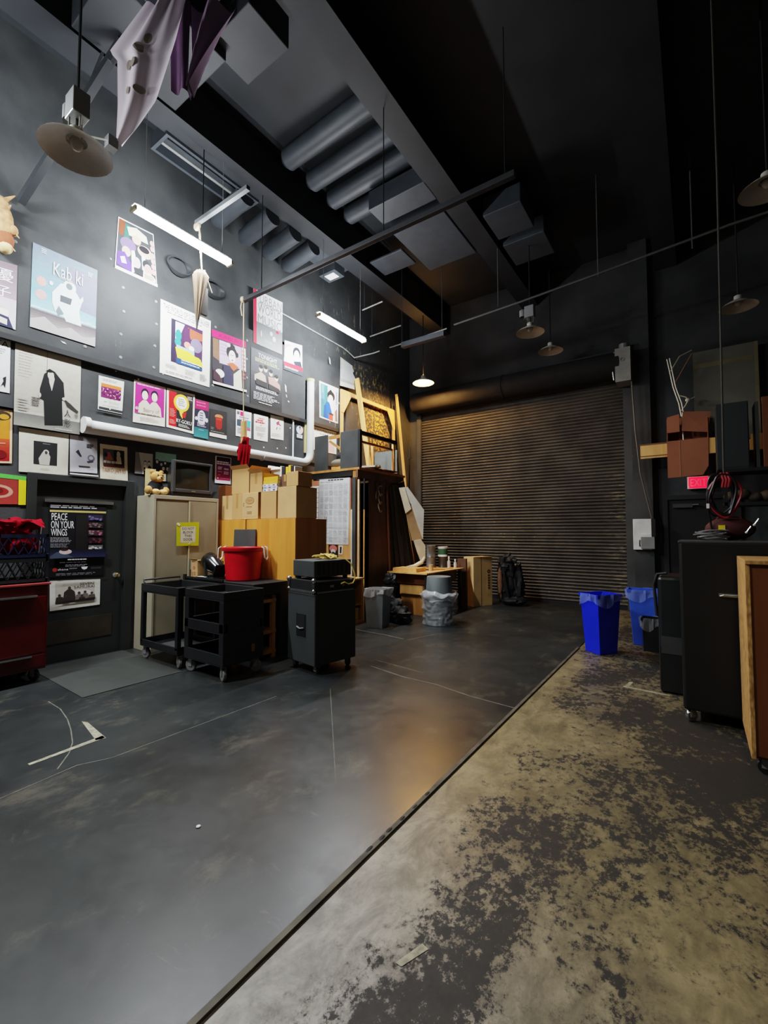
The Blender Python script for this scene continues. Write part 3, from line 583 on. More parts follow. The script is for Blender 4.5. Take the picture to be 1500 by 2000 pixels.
s.rect(.06,.05,.44,.96,(70,134,140)); s.rect(.42,.05,.95,.96,(236,238,240)); s.rect(.1,.06,.24,.45,(110,160,170)); s.lines(.12,.3,.22,.6,6,(70,90,190)); s.ell(.6,.3,.2,.14,(30,34,38)); s.ell(.58,.18,.07,.05,(30,34,38)); s.ell(.58,.38,.13,.11,(250,246,244)); s.poly([(.38,.48),(.5,.5),(.68,.74),(.64,.96),(.26,.96),(.28,.6)], (20,96,220)); s.poly([(.5,.46),(.72,.54),(.8,.8),(.66,.8)], (250,250,250)); s.poly([(.24,.62),(.34,.6),(.36,.95),(.2,.95)], (30,80,170)); s.rect(.48,.82,.7,.97,(226,84,70)); s.rect(.5,.78,.72,.83,(46,40,44)); s.poly([(.8,.7),(.92,.6),(.95,.95),(.84,.95)], (150,110,100)); s.lines(.84,.14,.93,.5,9,(110,110,190))
s.build('event_poster', 'white bordered poster of a figure in a bright blue kimono')
b = MB(); sh = Sheet([(.065,6.948,5.153),(.075,7.33,5.08),(.085,7.40,4.58),(.065,6.94,4.546)], (1,0,0), (186,190,190), mb=b)
sh.poly([(0,0),(.5,0),(.1,.4),(0,.44)], (176,172,150)); sh.poly([(.84,0),(1.1,.2),(.95,.3),(1.14,.5),(1.02,.62),(1,1),(.9,.4)], (196,200,200)); sh.rect(0,.84,1,1,(206,208,206)); sh.rect(.02,.74,1,.84,(166,166,158))
tag(b.build('foil_sheet'), 'silver grey sheet with a torn edge, behind the tall plank top', 'sheet')
s = wall_sheet(.035, [(6.196,3.555),(6.87,3.553),(6.871,3.1),(6.199,3.1)], (240,238,232))
s.text('KIKO TANAKA T',.05,.06,.98,.2,(50,46,44)); s.lines(.26,.24,.7,.3,1,(90,86,84)); s.rect(.1,.5,.9,.95,(220,190,186))
s.build('event_poster', 'white poster lettered Tanaka half hidden behind the loft panels')
s = wall_sheet(.035, [(1.218,3.582),(1.552,3.569),(1.561,2.995),(1.222,2.986)], (222,224,224))
s.text('TA',.62,.05,.95,.15,(30,30,32)); s.lines(.5,.2,.9,.32,3,(150,150,150)); s.lines(.5,.4,.72,.48,1,(60,60,60)); s.lines(.4,.58,.8,.62,1,(170,170,170)); s.poly([(.76,.92),(.84,.8),(.82,.74),(.9,.7),(.9,.8),(.88,.92),(.83,.86)], (30,30,30))
s.build('event_poster', 'white poster ending in letters TA, cut by the left edge')
s = wall_sheet(.035, [(1.593,3.56),(2.225,3.571),(2.234,2.668),(1.606,2.664)], (186,182,170))
s.grad(0,0,1,.8,(196,192,180),(176,172,160)); s.lines(.05,.1,.26,.42,9,(150,146,136),.3); s.grad(0,.84,1,1,(110,110,106),(150,148,140)); s.rect(.46,.0,.465,.24,(120,116,108)); s.poly([(.36,.5),(.42,.3),(.5,.24),(.6,.26),(.72,.36),(.74,.54),(.7,.6),(.72,.92),(.44,.95),(.42,.64),(.36,.62)], (26,26,26)); s.poly([(.48,.28),(.56,.28),(.58,.34),(.54,.5),(.5,.4)], (196,190,180)); s.ell(.52,.3,.05,.055,(200,194,182)); s.poly([(.44,.26),(.5,.22),(.6,.25),(.5,.27)], (20,20,20)); s.poly([(.72,.56),(.84,.62),(.97,.7),(.95,.73),(.78,.66)], (50,48,46)); s.ell(.73,.57,.03,.02,(190,184,172)); s.ell(.36,.58,.02,.03,(180,176,164)); s.lines(.24,.62,.38,.74,4,(60,58,56)); s.text('\u4eba',.74,.7,.84,.8,(40,38,38)); s.text('\u5f62',.74,.82,.84,.93,(60,58,56)); s.text('\u62f3',.9,.72,.97,.8,(110,108,104)); s.lines(.04,.66,.2,.82,5,(160,156,146)); s.lines(.6,.965,.9,.98,1,(206,204,196))
s.build('event_poster', 'large grey poster of a figure in a long black robe pointing right')
s = wall_sheet(.008, [(1.249,2.803),(1.599,2.82),(1.61,2.245),(1.26,2.211)], (232,196,160))
s.grad(.0,.04,.94,.55,(196,140,44),(206,130,40)); s.grad(0,.55,.94,.96,(196,80,40),(160,26,30)); s.ell(.72,.12,.24,.09,(60,46,30)); s.ell(.8,.14,.12,.05,(196,140,44)); s.ell(.6,.3,.1,.1,(60,46,30)); s.lines(.5,.4,.7,.5,3,(226,190,120)); s.lines(.66,.62,.86,.68,1,(226,140,110)); s.ell(.72,.84,.15,.08,(110,16,22))
s.build('event_poster', 'orange to red poster with a pale border, cut by the left edge')
s = wall_sheet(.008, [(1.661,2.649),(2.133,2.656),(2.135,2.173),(1.673,2.164)], (214,212,196))
s.lines(.3,.1,.7,.13,1,(150,140,130)); s.rect(.28,.26,.76,.8,(40,40,40)); s.lines(.46,.3,.64,.32,1,(170,170,166)); s.poly([(.4,.8),(.38,.66),(.46,.5),(.56,.48),(.62,.6),(.6,.8)], (190,186,176)); s.ell(.53,.5,.06,.06,(206,200,190)); s.ell(.53,.51,.03,.04,(70,66,64)); s.lines(.42,.88,.64,.92,2,(160,156,146))
s.build('event_poster', 'wide cream poster with a small black square photograph of a hooded figure')
s = wall_sheet(.008, [(2.144,2.658),(2.437,2.66),(2.449,2.227),(2.156,2.218)], (196,196,204))
s.grad(.3,0,1,.12,(120,122,130),(176,176,184)); s.poly([(.2,.45),(.3,.38),(.42,.56),(.36,.58)], (60,60,78)); s.lines(.6,.2,.86,.32,3,(50,50,58),.7); s.ell(.76,.58,.13,.09,(120,120,140)); s.ell(.76,.58,.08,.05,(196,196,204)); s.poly([(.6,.68),(.82,.64),(.84,.68),(.62,.72)], (70,70,88)); s.rect(.3,.82,.72,.85,(50,50,56)); s.lines(.62,.9,.86,.92,1,(90,90,96))
s.build('event_poster', 'pale grey poster with loose ink sketches above the door')
s = wall_sheet(.008, [(2.469,2.601),(2.793,2.607),(2.81,2.144),(2.485,2.146)], (226,220,198))
s.rect(.1,.12,.48,.56,(90,100,120)); s.poly([(.14,.24),(.34,.2),(.46,.4),(.2,.46)], (196,120,96)); s.ell(.2,.28,.07,.06,(40,60,110)); s.rect(.48,.12,.88,.56,(36,38,36)); s.ell(.66,.24,.07,.09,(196,206,186)); s.poly([(.58,.3),(.74,.3),(.78,.5),(.6,.5)], (206,196,176)); s.lines(.12,.44,.88,.52,1,(236,226,214),.8); s.rect(.1,.54,.88,.6,(110,50,36)); s.text('TAIKO JAM 05',.06,.64,.92,.79,(150,86,44)); s.lines(.3,.88,.6,.9,1,(160,140,110)); s.rect(.86,.98,1,1.1,(232,230,220))
s.build('event_poster', 'cream poster lettered Taiko Jam 05 above the right door jamb')
s = wall_sheet(.008, [(2.897,2.563),(3.127,2.565),(3.131,2.28),(2.895,2.278)], (196,198,200))
s.poly([(0,0),(.2,0),(.42,1),(0,1)], (140,142,146))
for u in (.56,.78): s.ell(u,.42,.07,.07,(40,40,42)); s.ell(u,.46,.055,.06,(232,230,226))
s.poly([(.42,1),(.46,.62),(.56,.54),(.68,.62),(.7,1)], (240,240,240)); s.poly([(.48,.66),(.64,.72),(.48,.8)], (24,24,26)); s.poly([(.48,.82),(.64,.84),(.64,1),(.48,1)], (24,24,26)); s.poly([(.7,1),(.72,.64),(.8,.56),(.92,.66),(.94,1)], (30,30,32))
s.build('event_poster', 'small grey poster of two musicians, between the door and the teddy bear')
s = wall_sheet(.008, [(3.163,2.603),(3.459,2.606),(3.457,2.21),(3.164,2.21)], (60,64,66))
s.grad(0,0,1,.3,(150,196,176),(166,206,190))
for u,v,w in ((.08,.34,.1),(.28,.42,.09),(.46,.36,.08),(.38,.56,.11),(.58,.56,.11),(.76,.4,.09)): s.ell(u,v-.03,w*.8,w*.6,(30,30,32)); s.ell(u,v,w*.6,w*.6,(232,226,222))
s.rect(0,.74,.5,1,(186,176,140))
s.build('event_poster', 'mint green topped poster of a group, behind the old television')
s = wall_sheet(.008, [(4.089,2.681),(4.373,2.685),(4.371,2.263),(4.088,2.261)], (226,224,228))
s.rect(.07,.02,.96,.16,(44,36,54)); s.grad(.07,.16,.96,.88,(84,56,130),(190,48,110)); s.lines(.1,.18,.95,.32,2,(236,230,240),.7); s.lines(.16,.38,.44,.5,2,(226,206,226),.8); s.lines(.54,.42,.9,.5,1,(226,206,226),.8); s.lines(.16,.56,.44,.6,1,(230,206,220)); s.lines(.54,.54,.9,.66,3,(230,206,220),.8); s.lines(.16,.68,.36,.72,1,(230,206,220)); s.ell(.16,.81,.05,.03,(240,220,226)); s.lines(.3,.8,.9,.83,1,(226,170,190))
s.build('event_poster', 'purple and magenta schedule poster between the television and cartons')
s = wall_sheet(.008, [(1.27,2.139),(1.74,2.114),(1.744,1.809),(1.281,1.79)], (150,50,44))
s.grad(0,.14,.84,1,(150,56,50),(166,60,52)); s.ell(.5,.58,.26,.22,(206,150,130)); s.ell(.5,.58,.18,.14,(150,40,36)); s.ell(.5,.56,.08,.1,(110,26,26)); s.rect(0,0,1,.14,(92,190,80)); s.rect(.86,.14,1.0,1.02,(226,216,40))
s.build('event_poster', 'dark red poster edged with green and yellow tape, cut by the left edge')
s = Sheet([(-.034,1.975,1.846),(-.034,2.578,1.85),(-.034,2.575,.97),(-.034,1.995,.985)], (1,0,0), (22,22,26))
s.lines(.02,.03,.94,.08,2,(206,206,210)); s.rect(.01,.1,1,.125,(206,186,110)); s.text('PEACE',.04,.14,.3,.235,(244,244,244)); s.text('ON YOUR',.03,.245,.42,.345,(244,244,244)); s.text('WINGS',.03,.35,.3,.445,(244,244,244)); s.lines(.02,.47,.4,.54,4,(160,160,166)); s.lines(.02,.55,.4,.61,4,(130,130,136)); s.rect(.45,.16,.68,.68,(34,30,30))
for i,c in enumerate(((104,92,136),(116,92,96),(160,100,120),(90,50,66),(206,192,196))):
    v = .155+i*.105; s.rect(.67,v,.94,v+.075,tuple(int(a*.5) for a in c))
    for k in range(9): s.ell(R(.69,.92),R(v+.015,v+.065),.025,.013,tuple(min(255,int(a*R(.8,1.3))) for a in c))
s.grad(0,.63,1,.74,(24,27,42),(46,50,84)); s.poly([(0,.72),(.12,.66),(.3,.7),(.42,.74),(0,.75)], (70,80,100)); s.ell(.26,.66,.11,.035,(220,196,196)); s.ell(.24,.63,.07,.02,(50,34,34)); s.lines(.3,.76,.66,.79,1,(226,226,226)); s.lines(.16,.8,.8,.82,1,(90,90,94)); s.lines(.26,.835,.74,.87,2,(140,140,146)); s.ell(.08,.9,.04,.025,(160,50,40)); s.text('shane',.13,.885,.31,.91,(226,220,220)); s.lines(.33,.88,.47,.915,1,(120,120,120)); s.poly([(.54,.87),(.66,.87),(.64,.9),(.6,.91),(.56,.9)], (240,240,240)); s.lines(.72,.88,.92,.91,2,(80,80,84)); s.lines(.1,.95,.95,.985,2,(130,130,134))
s.build('event_poster', 'black poster lettered Peace on Your Wings, hung on the black door')
s = Sheet([(-.034,2.006,.945),(-.034,2.535,.923),(-.034,2.537,.61),(-.034,2.016,.601)], (1,0,0), (226,224,216))
s.rect(.1,.08,.88,.78,(196,190,180)); s.ell(.6,.55,.26,.2,(226,220,212)); s.text('SEVEN',.58,.1,.86,.19,(90,80,76)); s.text('SAMURAI',.46,.21,.88,.3,(110,98,92))
for u,v,h,w in ((.18,.46,.32,.08),(.37,.22,.54,.13),(.3,.5,.28,.07),(.56,.42,.34,.08),(.68,.4,.36,.08),(.62,.54,.24,.07),(.82,.46,.3,.08)):
    s.ell(u,v+.05,.03,.05,(70,62,58)); s.poly([(u-w,v+h),(u-w*.8,v+h*.35),(u-w*.3,v+.1),(u+w*.3,v+.1),(u+w*.8,v+h*.35),(u+w,v+h)], random.choice([(60,52,50),(96,86,80),(120,110,104)]))
s.poly([(.1,.78),(.3,.72),(.88,.68),(.88,.78)], (44,38,36))
s.build('event_poster', 'white bordered sepia poster lettered Seven Samurai, low on the black door')
# ------------------------------------------------------------------ left side: red chest, crates, cabinet, television, bear
def caster(parent, x, y, z, r=.05, m=None, name='caster', ang=0.):
    """swivel caster whose wheel stands on height z"""
    b = MB(); b.M = place((x,y,z), ang)
    b.box(-.03,-.022,2*r+.005,.03,.022,2*r+.012,STEEL); b.box(-.022,-.024,r-.008,.022,-.018,2*r+.008,STEEL); b.box(-.022,.018,r-.008,.022,.024,2*r+.008,STEEL)
    c = b.build(name, parent)
    b = MB(); b.M = place((x,y,z), ang)
    b.lathe([(.35*r,-.016),(.9*r,-.016),(r,-.01),(r,.01),(.9*r,.016),(.35*r,.016)], (0,0,r), m or RUB, 18, 'y'); b.lathe([(.001,-.018),(.36*r,-.018),(.36*r,.018),(.001,.018)], (0,0,r), STEEL, 10, 'y')
    b.build('wheel', c, True); return c
t = thing('tool_chest', 'dark red rolling tool chest with chrome drawer rails at the left edge', 'tool chest', (.33,1.3,0))
b = MB(); b.box(.08,.72,.13,.6,1.79,.97,REDM); b.build('body', t, False, .01)
b = MB(); b.box(.6,.75,.3,.612,1.77,.86,REDM); dr = b.build('drawer', t, False, .004)
b = MB(); b.box(.612,.8,.855,.64,1.69,.875,CHR); b.build('handle', dr, False, .006)
b = MB(); b.box(.6,.75,.16,.612,1.77,.28,REDM); dr = b.build('drawer', t, False, .004)
b = MB(); b.box(.612,.8,.265,.632,1.66,.28,CHR); b.build('handle', dr)
b = MB(); b.box(.06,.70,.97,.62,1.805,.99,mat('red_rim', (150,60,60), .35)); b.build('top_tray', t, False, .004)
for x,y in ((.5,1.72),(.18,1.72),(.5,.8),(.18,.8)): caster(t, x, y, 0, .06, BLK, ang=.5)
def crate(z, m, lab, name='milk_crate'):
    t = thing(name, lab, 'crate', (.33,1.58,z)); x0,x1,y0,y1,h = .17,.56,1.38,1.79,.245
    b = MB(); b.box(x0,y0,z,x1,y1,z+.012,m); b.build('base', t)
    b = MB()
    for a,c,d,e in ((x0,y0,x1,y0+.01),(x0,y1-.01,x1,y1),(x0,y0,x0+.01,y1),(x1-.01,y0,x1,y1)):
        b.box(a,c,z,d,e,z+.04,m); b.box(a,c,z+h-.035,d,e,z+h,m)
        if d-a > .1:
            n=5
            for i in range(n): u0=a+(d-a)*i/n; u1=a+(d-a)*(i+1)/n; b.bar((u0,(c+e)/2,z+.04),(u1,(c+e)/2,z+h-.035),.012,.008,m); b.bar((u1,(c+e)/2,z+.04),(u0,(c+e)/2,z+h-.035),.012,.008,m)
        else:
            n=5
            for i in range(n): u0=c+(e-c)*i/n; u1=c+(e-c)*(i+1)/n; b.bar(((a+d)/2,u0,z+.04),((a+d)/2,u1,z+h-.035),.012,.008,m); b.bar(((a+d)/2,u1,z+.04),((a+d)/2,u0,z+h-.035),.012,.008,m)
    for x,y in ((x0,y0),(x1-.02,y0),(x0,y1-.02),(x1-.02,y1-.02)): b.box(x,y,z,x+.02,y+.02,z+h,m)
    b.build('lattice_wall', t)
crate(.992, mat('black_crate', (32,36,40), .5), 'black lattice crate standing directly on the red tool chest')
crate(1.238, NAVY, 'navy blue lattice crate holding red cloth, on top of a black crate')
b = MB(); b.lump((.37,1.56,1.40),(.16,.16,.14),REDC,.35,4,40,24); b.lump((.40,1.52,1.54),(.13,.14,.09),REDC,.6,5,40,24); b.lump((.42,1.64,1.585),(.1,.12,.05),REDC,.7,6,40,22); b.lump((.44,1.46,1.50),(.08,.1,.08),REDC,.6,6,36,20)
b.grid(lambda u,v:(.36+.2*u+.02*math.sin(8*v), 1.50+.25*v, 1.63+.03*math.sin(5*u+6*v)-.05*u), 14, 14, REDC)
tag(b.build('red_cloth', None, True), 'crumpled red cloth heaped in the navy blue crate', 'cloth')
b = MB(); b.bar((.42,1.74,1.27),(.40,1.765,1.62),.07,.012,mat('grey_cloth', (150,150,148), .9)); tag(b.build('folded_rag', None, False, .004), 'pale grey rag standing behind the red cloth in the crate', 'rag')

t = thing('metal_cabinet', 'tall beige steel cabinet with two doors and a yellow notice', 'cabinet', (.23,3.39,0))
b = MB(); b.box(.02,2.93,.0,.42,3.86,1.98,CREAM); b.box(.42,2.93,1.93,.445,3.86,1.98,CREAM); b.box(.42,2.93,0,.445,2.96,1.93,CREAM); b.box(.42,3.83,0,.445,3.86,1.93,CREAM); b.box(.42,2.96,0,.445,3.83,.06,CREAM); b.build('body', t, False, .004)
DOORC = mat('cabinet_door_beige', (152,143,120), .45, scale=2, var=.14)
b = MB(); b.box(.425,2.97,.07,.438,3.40,1.915,DOORC); b.build('door', t, False, .004)
b = MB(); b.box(.425,3.415,.07,.443,3.825,1.925,DOORC); dd = b.build('door', t, False, .004)
b = MB(); b.box(.443,3.403,.07,.452,3.42,1.92,mat('door_edge', (196,184,150), .5)); b.build('edge_strip', dd)
b = MB(); b.box(.443,3.44,1.0,.47,3.46,1.14,STEEL); b.build('handle', dd, False, .004)
s = Sheet([(.456,3.23,1.631),(.456,3.551,1.643),(.456,3.551,1.321),(.456,3.233,1.322)], (1,0,0), (206,204,30))
s.rect(.17,.18,.84,.86,(226,222,200)); s.text('DO NOT',.24,.22,.78,.32,(44,44,40)); s.text('BLOCK',.28,.37,.74,.47,(44,44,40)); s.text('THIS',.34,.52,.66,.62,(44,44,40)); s.text('DOOR',.3,.67,.7,.78,(44,44,40)); s.poly([(-.02,.06),(.06,.0),(.16,.1),(.1,.16)], (250,248,230)); s.poly([(.5,.9),(.6,.84),(.62,.9),(.54,.95)], (240,232,160))
s.build('paper_notice', 'yellow paper notice lettered Do Not Block This Door on the beige cabinet', 'notice')
t = thing('television', 'old black tube television on the beige cabinet', 'television', (.22,3.48,1.98))
b = MB(); b.add([(.36,3.2,1.985),(.36,3.76,1.985),(.36,3.76,2.455),(.36,3.2,2.455),(.08,3.3,2.04),(.08,3.66,2.04),(.08,3.66,2.38),(.08,3.3,2.38)], [(0,1,2,3),(4,7,6,5),(0,4,5,1),(1,5,6,2),(2,6,7,3),(3,7,4,0)], BLKP); b.build('body', t, False, .015)
GR = mat('tv_grey', (66,68,70), .4)
b = MB(); b.box(.355,3.19,2.035,.42,3.225,2.465,GR); b.box(.355,3.735,2.035,.42,3.77,2.465,GR); b.box(.355,3.225,2.43,.42,3.735,2.465,GR); b.box(.355,3.225,2.035,.42,3.735,2.085,GR); b.box(.355,3.19,1.985,.41,3.77,2.035,BLKP); b.build('bezel', t, False, .008)
b = MB(); b.grid(lambda u,v:(.392+.02*math.sin(PI*u)*math.sin(PI*v), 3.225+.51*u, 2.085+.345*v), 10, 8, SCREEN); b.build('screen', t, True)
b = MB(); b.box(.42,3.45,2.052,.423,3.51,2.062,LUM); b.build('badge', t)
b = MB(); b.box(.05,3.14,1.98,.42,3.83,1.985,BLK); b.bar((.38,3.78,1.99),(.36,3.86,2.08),.05,.02,BLKP); b.build('stand', t)
t = thing('teddy_bear', 'tan teddy bear in a black top sitting beside the television', 'teddy bear', (.26,3.05,1.98))
b = MB(); b.ell((.24,3.05,2.08),(.09,.1,.11),mat('black_knit', (22,22,26), .95)); b.ell((.3,2.96,2.06),(.06,.05,.05),mat('black_knit',(0,0,0))); b.ell((.3,3.10,2.06),(.05,.045,.05),mat('black_knit',(0,0,0))); b.build('body', t, True)
b = MB(); b.ell((.27,3.055,2.225),(.08,.085,.075),FUR); b.ell((.34,3.06,2.2),(.035,.042,.034),mat('pale_fur', (214,172,112), .95)); b.ell((.37,3.06,2.212),(.012,.016,.012),BLK,10,6)
for y in (3.0,3.12): b.ell((.25,y,2.29),(.02,.032,.032),FUR,12,8)
for y in (3.03,3.09): b.ell((.345,y,2.245),(.008,.009,.009),BLK,8,6)
b.build('head', t, True)
for y in (2.91,3.135):
    b = MB(); b.ell((.34,y,2.042),(.05,.045,.055),FUR); b.build('paw', t, True)
for y in (2.99,3.09):
    b = MB(); b.ell((.36,y,2.024),(.07,.05,.038),mat('pale_fur',(0,0,0))); b.build('foot', t, True)
b = MB(); b.box(.03,3.02,1.982,.036,3.16,2.36,mat('card_label', (200,184,130), .8)); tag(b.build('paper_card'), 'small buff card standing behind the head of the teddy bear', 'card')

# ------------------------------------------------------------------ wardrobes and the cartons stacked on them
def wardrobe(x0, x1, lab):
    t = thing('wooden_wardrobe', lab, 'wardrobe', ((x0+x1)/2,4.2,0))
    b = MB(); b.box(x0,3.945,0,x1,4.5,1.68,OAKD); b.build('body', t, False, .003)
    b = MB(); b.box(x0+.003,3.93,.06,x1-.03,3.945,1.675,OAK); b.build('front_panel', t)
    b = MB(); b.box(x1-.03,3.926,.0,x1,3.945,1.68,OAK); b.build('edge_post', t)
    b = MB(); b.box(x0,3.935,0,x1-.03,3.945,.06,OAKD); b.build('plinth', t)
wardrobe(.05,.965,'golden wooden wardrobe next to the beige steel cabinet')
wardrobe(.98,1.94,'golden wooden wardrobe behind the red tub, farther from the left wall')
def carton(x0,x1,y0,y1,z0,z1,lab,m=CARD,tape=True,flap=0,print_=False,name='cardboard_box',rz=0.):
    cx, cy = (x0+x1)/2, (y0+y1)/2
    t = thing(name, lab, 'cardboard box', (cx,cy,z0), rz, 'cartons on the wardrobes'); w, d, h = (x1-x0)/2, (y1-y0)/2, z1-z0
    def mk():
        b = MB(); b.M = WM[t.name]; return b
    b = mk()
    if flap:
        e = .006
        b.box(-w,-d,0,w,d,e,m); b.box(-w,-d,e,w,-d+e,h,m); b.box(-w,d-e,e,w,d,h,m); b.box(-w,-d+e,e,-w+e,d-e,h,m); b.box(w-e,-d+e,e,w,d-e,h,m); b.build('body', t)
        for (a,c,off) in (((-w,-d,h),(w,-d,h),(0,-.05,.05)),((w,-d,h),(w,d,h),(.05,0,.035)),((-w,d,h),(w,d,h),(0,.04,.05)))[:flap]:
            b = mk(); b.prism([a,c,(c[0]+off[0],c[1]+off[1],c[2]+off[2]),(a[0]+off[0],a[1]+off[1],a[2]+off[2])], (.004,.004,0), m); b.build('flap', t)
    else:
        b.box(-w,-d,0,w,d,h,m); b.build('body', t, False, .004)
    if tape:
        b = mk(); b.box(-.022,-d-.0015,h*.45,.022,-d,h,TAPE)
        if not flap: b.box(-.022,-d,h,.022,d,h+.0015,TAPE)
        b.build('tape_strip', t)
    if print_:
        q = [WM[t.name] @ Vector(p) for p in ((-w*.8,-d-.001,h*.9),(w*.8,-d-.001,h*.9),(w*.8,-d-.001,h*.1),(-w*.8,-d-.001,h*.1))]
        s = Sheet(q, WM[t.name].to_3x3() @ Vector((0,-1,0)), thick=.0002, bm=m); c = (140,104,72)
        s.ell(.5,.25,.34,.17,c); s.ell(.5,.25,.3,.14,(190,146,92)); s.lines(.3,.2,.7,.3,2,c); s.lines(.2,.52,.82,.58,1,c); s.lines(.3,.76,.8,.9,3,c); s.rect(.0,.36,.05,.4,(60,46,40)); s.rect(.0,.46,.05,.5,(60,46,40))
        s.mb.build('printed_mark', t)
    return t
zb = 1.682
carton(.365,.615,3.97,4.3,zb,2.03,'leftmost plain carton beside the beige cabinet, partly hidden by it',CARDB)
carton(.63,.855,3.95,4.3,zb,2.044,'carton left of the printed one, in the lower row',CARD)
carton(.868,1.205,3.94,4.3,zb,2.044,'carton printed with a faded oval mark, in the lower row',CARDB,False,print_=True)
carton(1.25,1.555,3.95,4.28,zb,2.044,'plain untaped carton right of the printed one, in the lower row',CARD,False)
carton(1.59,1.93,3.945,4.32,zb,2.09,'wide scuffed carton at the right end of the lower row',CARDB,False)
carton(.62,1.0,3.95,4.32,2.046,2.39,'tall carton with open flaps below the red gloves',CARD,False,flap=2)
carton(1.02,1.275,3.95,4.25,2.046,2.31,'carton with a tape strip and a raised flap, left of the stacked books',CARD,True,flap=1)
carton(1.745,1.955,3.95,4.2,2.092,2.275,'small carton topmost at the right end above the scuffed one',CARD,False)
carton(1.59,1.735,4.0,4.25,2.092,2.255,'small brown carton tucked behind the stacked books',CARDD,True)
carton(1.05,1.56,4.3,4.46,zb,2.28,'carton at the back of the wardrobe top holding up the standing books',CARDD,False)
for i,(c,hh,dx,lab) in enumerate((((236,232,224),.035,0,'white book, lowest in the stack on a carton'),((190,196,220),.032,.006,'pale blue book, second from below in the stack'),((228,224,216),.03,-.004,'white book just under the yellow ones'),((226,176,60),.045,.01,'lower yellow book of the stack'),((222,168,52),.05,.016,'upper yellow book, topmost of the stack'))):
    z = 2.046 + sum((.035,.032,.03,.045,.05)[:i])
    t = thing('book', lab, 'book', (1.43,4.05,z), 0, 'books on the cartons')
    b = MB(); b.box(1.295+dx,3.955,z+.003,1.565+dx,4.13,z+hh-.004,PAPER); b.build('pages', t)
    b = MB(); b.box(1.292+dx,3.95,z,1.568+dx,4.135,z+.003,paint(*c)); b.box(1.292+dx,3.95,z+hh-.004,1.568+dx,4.135,z+hh-.001,paint(*c)); b.box(1.292+dx,3.948,z,1.568+dx,3.953,z+hh-.001,paint(*c))
    if i < 3:
        for k in range(3): b.box(1.31+dx+k*.09,3.9465,z+.008,1.35+dx+k*.09,3.948,z+hh-.01,paint(*random.choice([(120,130,190),(210,130,120),(90,90,110)])))
    b.build('cover', t)
for i,(x,w,c,lab) in enumerate(((1.22,.03,(226,224,216),'white standing book behind the cartons, first on the left'),(1.27,.05,(40,44,52),'dark standing book behind the cartons'),(1.335,.05,(226,186,60),'yellow standing book behind the cartons, left of its pair'),(1.39,.045,(230,190,70),'yellow standing book behind the cartons, right of its pair'),(1.445,.05,(44,40,40),'black standing book behind the cartons'),(1.5,.02,(222,222,220),'thin white standing book at the right end of the row'))):
    b = MB(); b.box(x,4.31,2.282,x+w,4.45,2.44-.01*(i%3),paint(*c)); tag(b.build('book', None, False, .003), lab, 'book', 'standing books behind the cartons')
b = MB(); b.prism([(.98,4.28,2.40),(1.22,4.3,2.40),(1.2,4.32,2.43),(1.02,4.3,2.46),(.99,4.29,2.47)], (0,.12,.0), PAPER); b.box(1.0,4.34,2.282,1.2,4.42,2.41,PAPER)
tag(b.build('paper_bundle'), 'bundle of folded white paper behind the tall open carton', 'paper')
b = MB(); b.box(.16,4.05,1.682,.33,4.3,2.2,REDWD); tag(b.build('wooden_box', None, False, .004), 'brown wooden box between the television and the cartons', 'box')
b = MB(); b.box(.22,4.32,1.682,.5,4.46,2.25,mat('grey_case', (176,172,160), .6)); tag(b.build('storage_case', None, False, .01), 'pale grey case behind the cartons below the purple schedule', 'case')

# ------------------------------------------------------------------ work bench and what stands on it
t = thing('work_bench', 'black work bench in front of the golden wardrobes', 'bench', (1.15,3.62,0))
b = MB(); b.box(.46,3.36,.86,1.86,3.9,.9,BLK); b.build('bench_top', t, False, .004)
b = MB(); b.box(.46,3.36,.76,1.84,3.385,.86,BLK); b.box(1.835,3.36,.76,1.86,3.9,.86,BLK); b.build('apron', t)
b = MB(); b.box(1.8,3.76,0,1.86,3.9,.76,BLK); b.build('end_panel', t)
b = MB(); b.box(.46,3.86,.05,1.8,3.88,.76,DARK); b.build('back_panel', t)
for x,y in ((.5,3.42),(1.12,3.42)):
    b = MB(); b.box(x-.035,y-.035,0,x+.035,y+.035,.86,BLK); b.build('leg', t)
b = MB(); b.box(.46,3.33,.86,.5,3.36,.95,BLK); b.box(.5,3.345,.9,1.3,3.36,.925,BLK); b.build('front_lip', t)
t = thing('wooden_shelf', 'small pine shelf unit tucked under the black work bench', 'shelf', (1.5,3.6,0))
for y in (3.44,3.71):
    for x in (1.2,1.76):
        b = MB(); b.box(x,y-.025,0,x+.05,y+.025,.74,PINED); b.build('post', t)
for z in (.05,.29,.66):
    b = MB(); b.box(1.2,3.41,z,1.815,3.74,z+.04,PINED); b.build('shelf_board', t)
for lab,x,z,m in (('small pale jar on the shelf under the bench',1.72,.33,CREAM),('brown can on the shelf under the bench',1.6,.33,REDWD)):
    b = MB(); b.lathe([(.001,0),(.04,0),(.04,.1),(.03,.115),(.03,.135),(.001,.135)], (x,3.575,z+.002), m, 16); tag(b.build('jar', None, True), lab, 'jar')
t = thing('tub', 'round red plastic tub with rope handles on the black bench', 'tub', (1.30,3.64,.9))
b = MB(); c = (1.30,3.64,.901)
b.lathe([(.001,0),(.195,0),(.207,.012),(.235,.36),(.26,.37),(.268,.385),(.268,.41),(.25,.412),(.236,.40),(.2,.03),(.001,.025)], c, RED, 40); b.build('tub_wall', t, True)
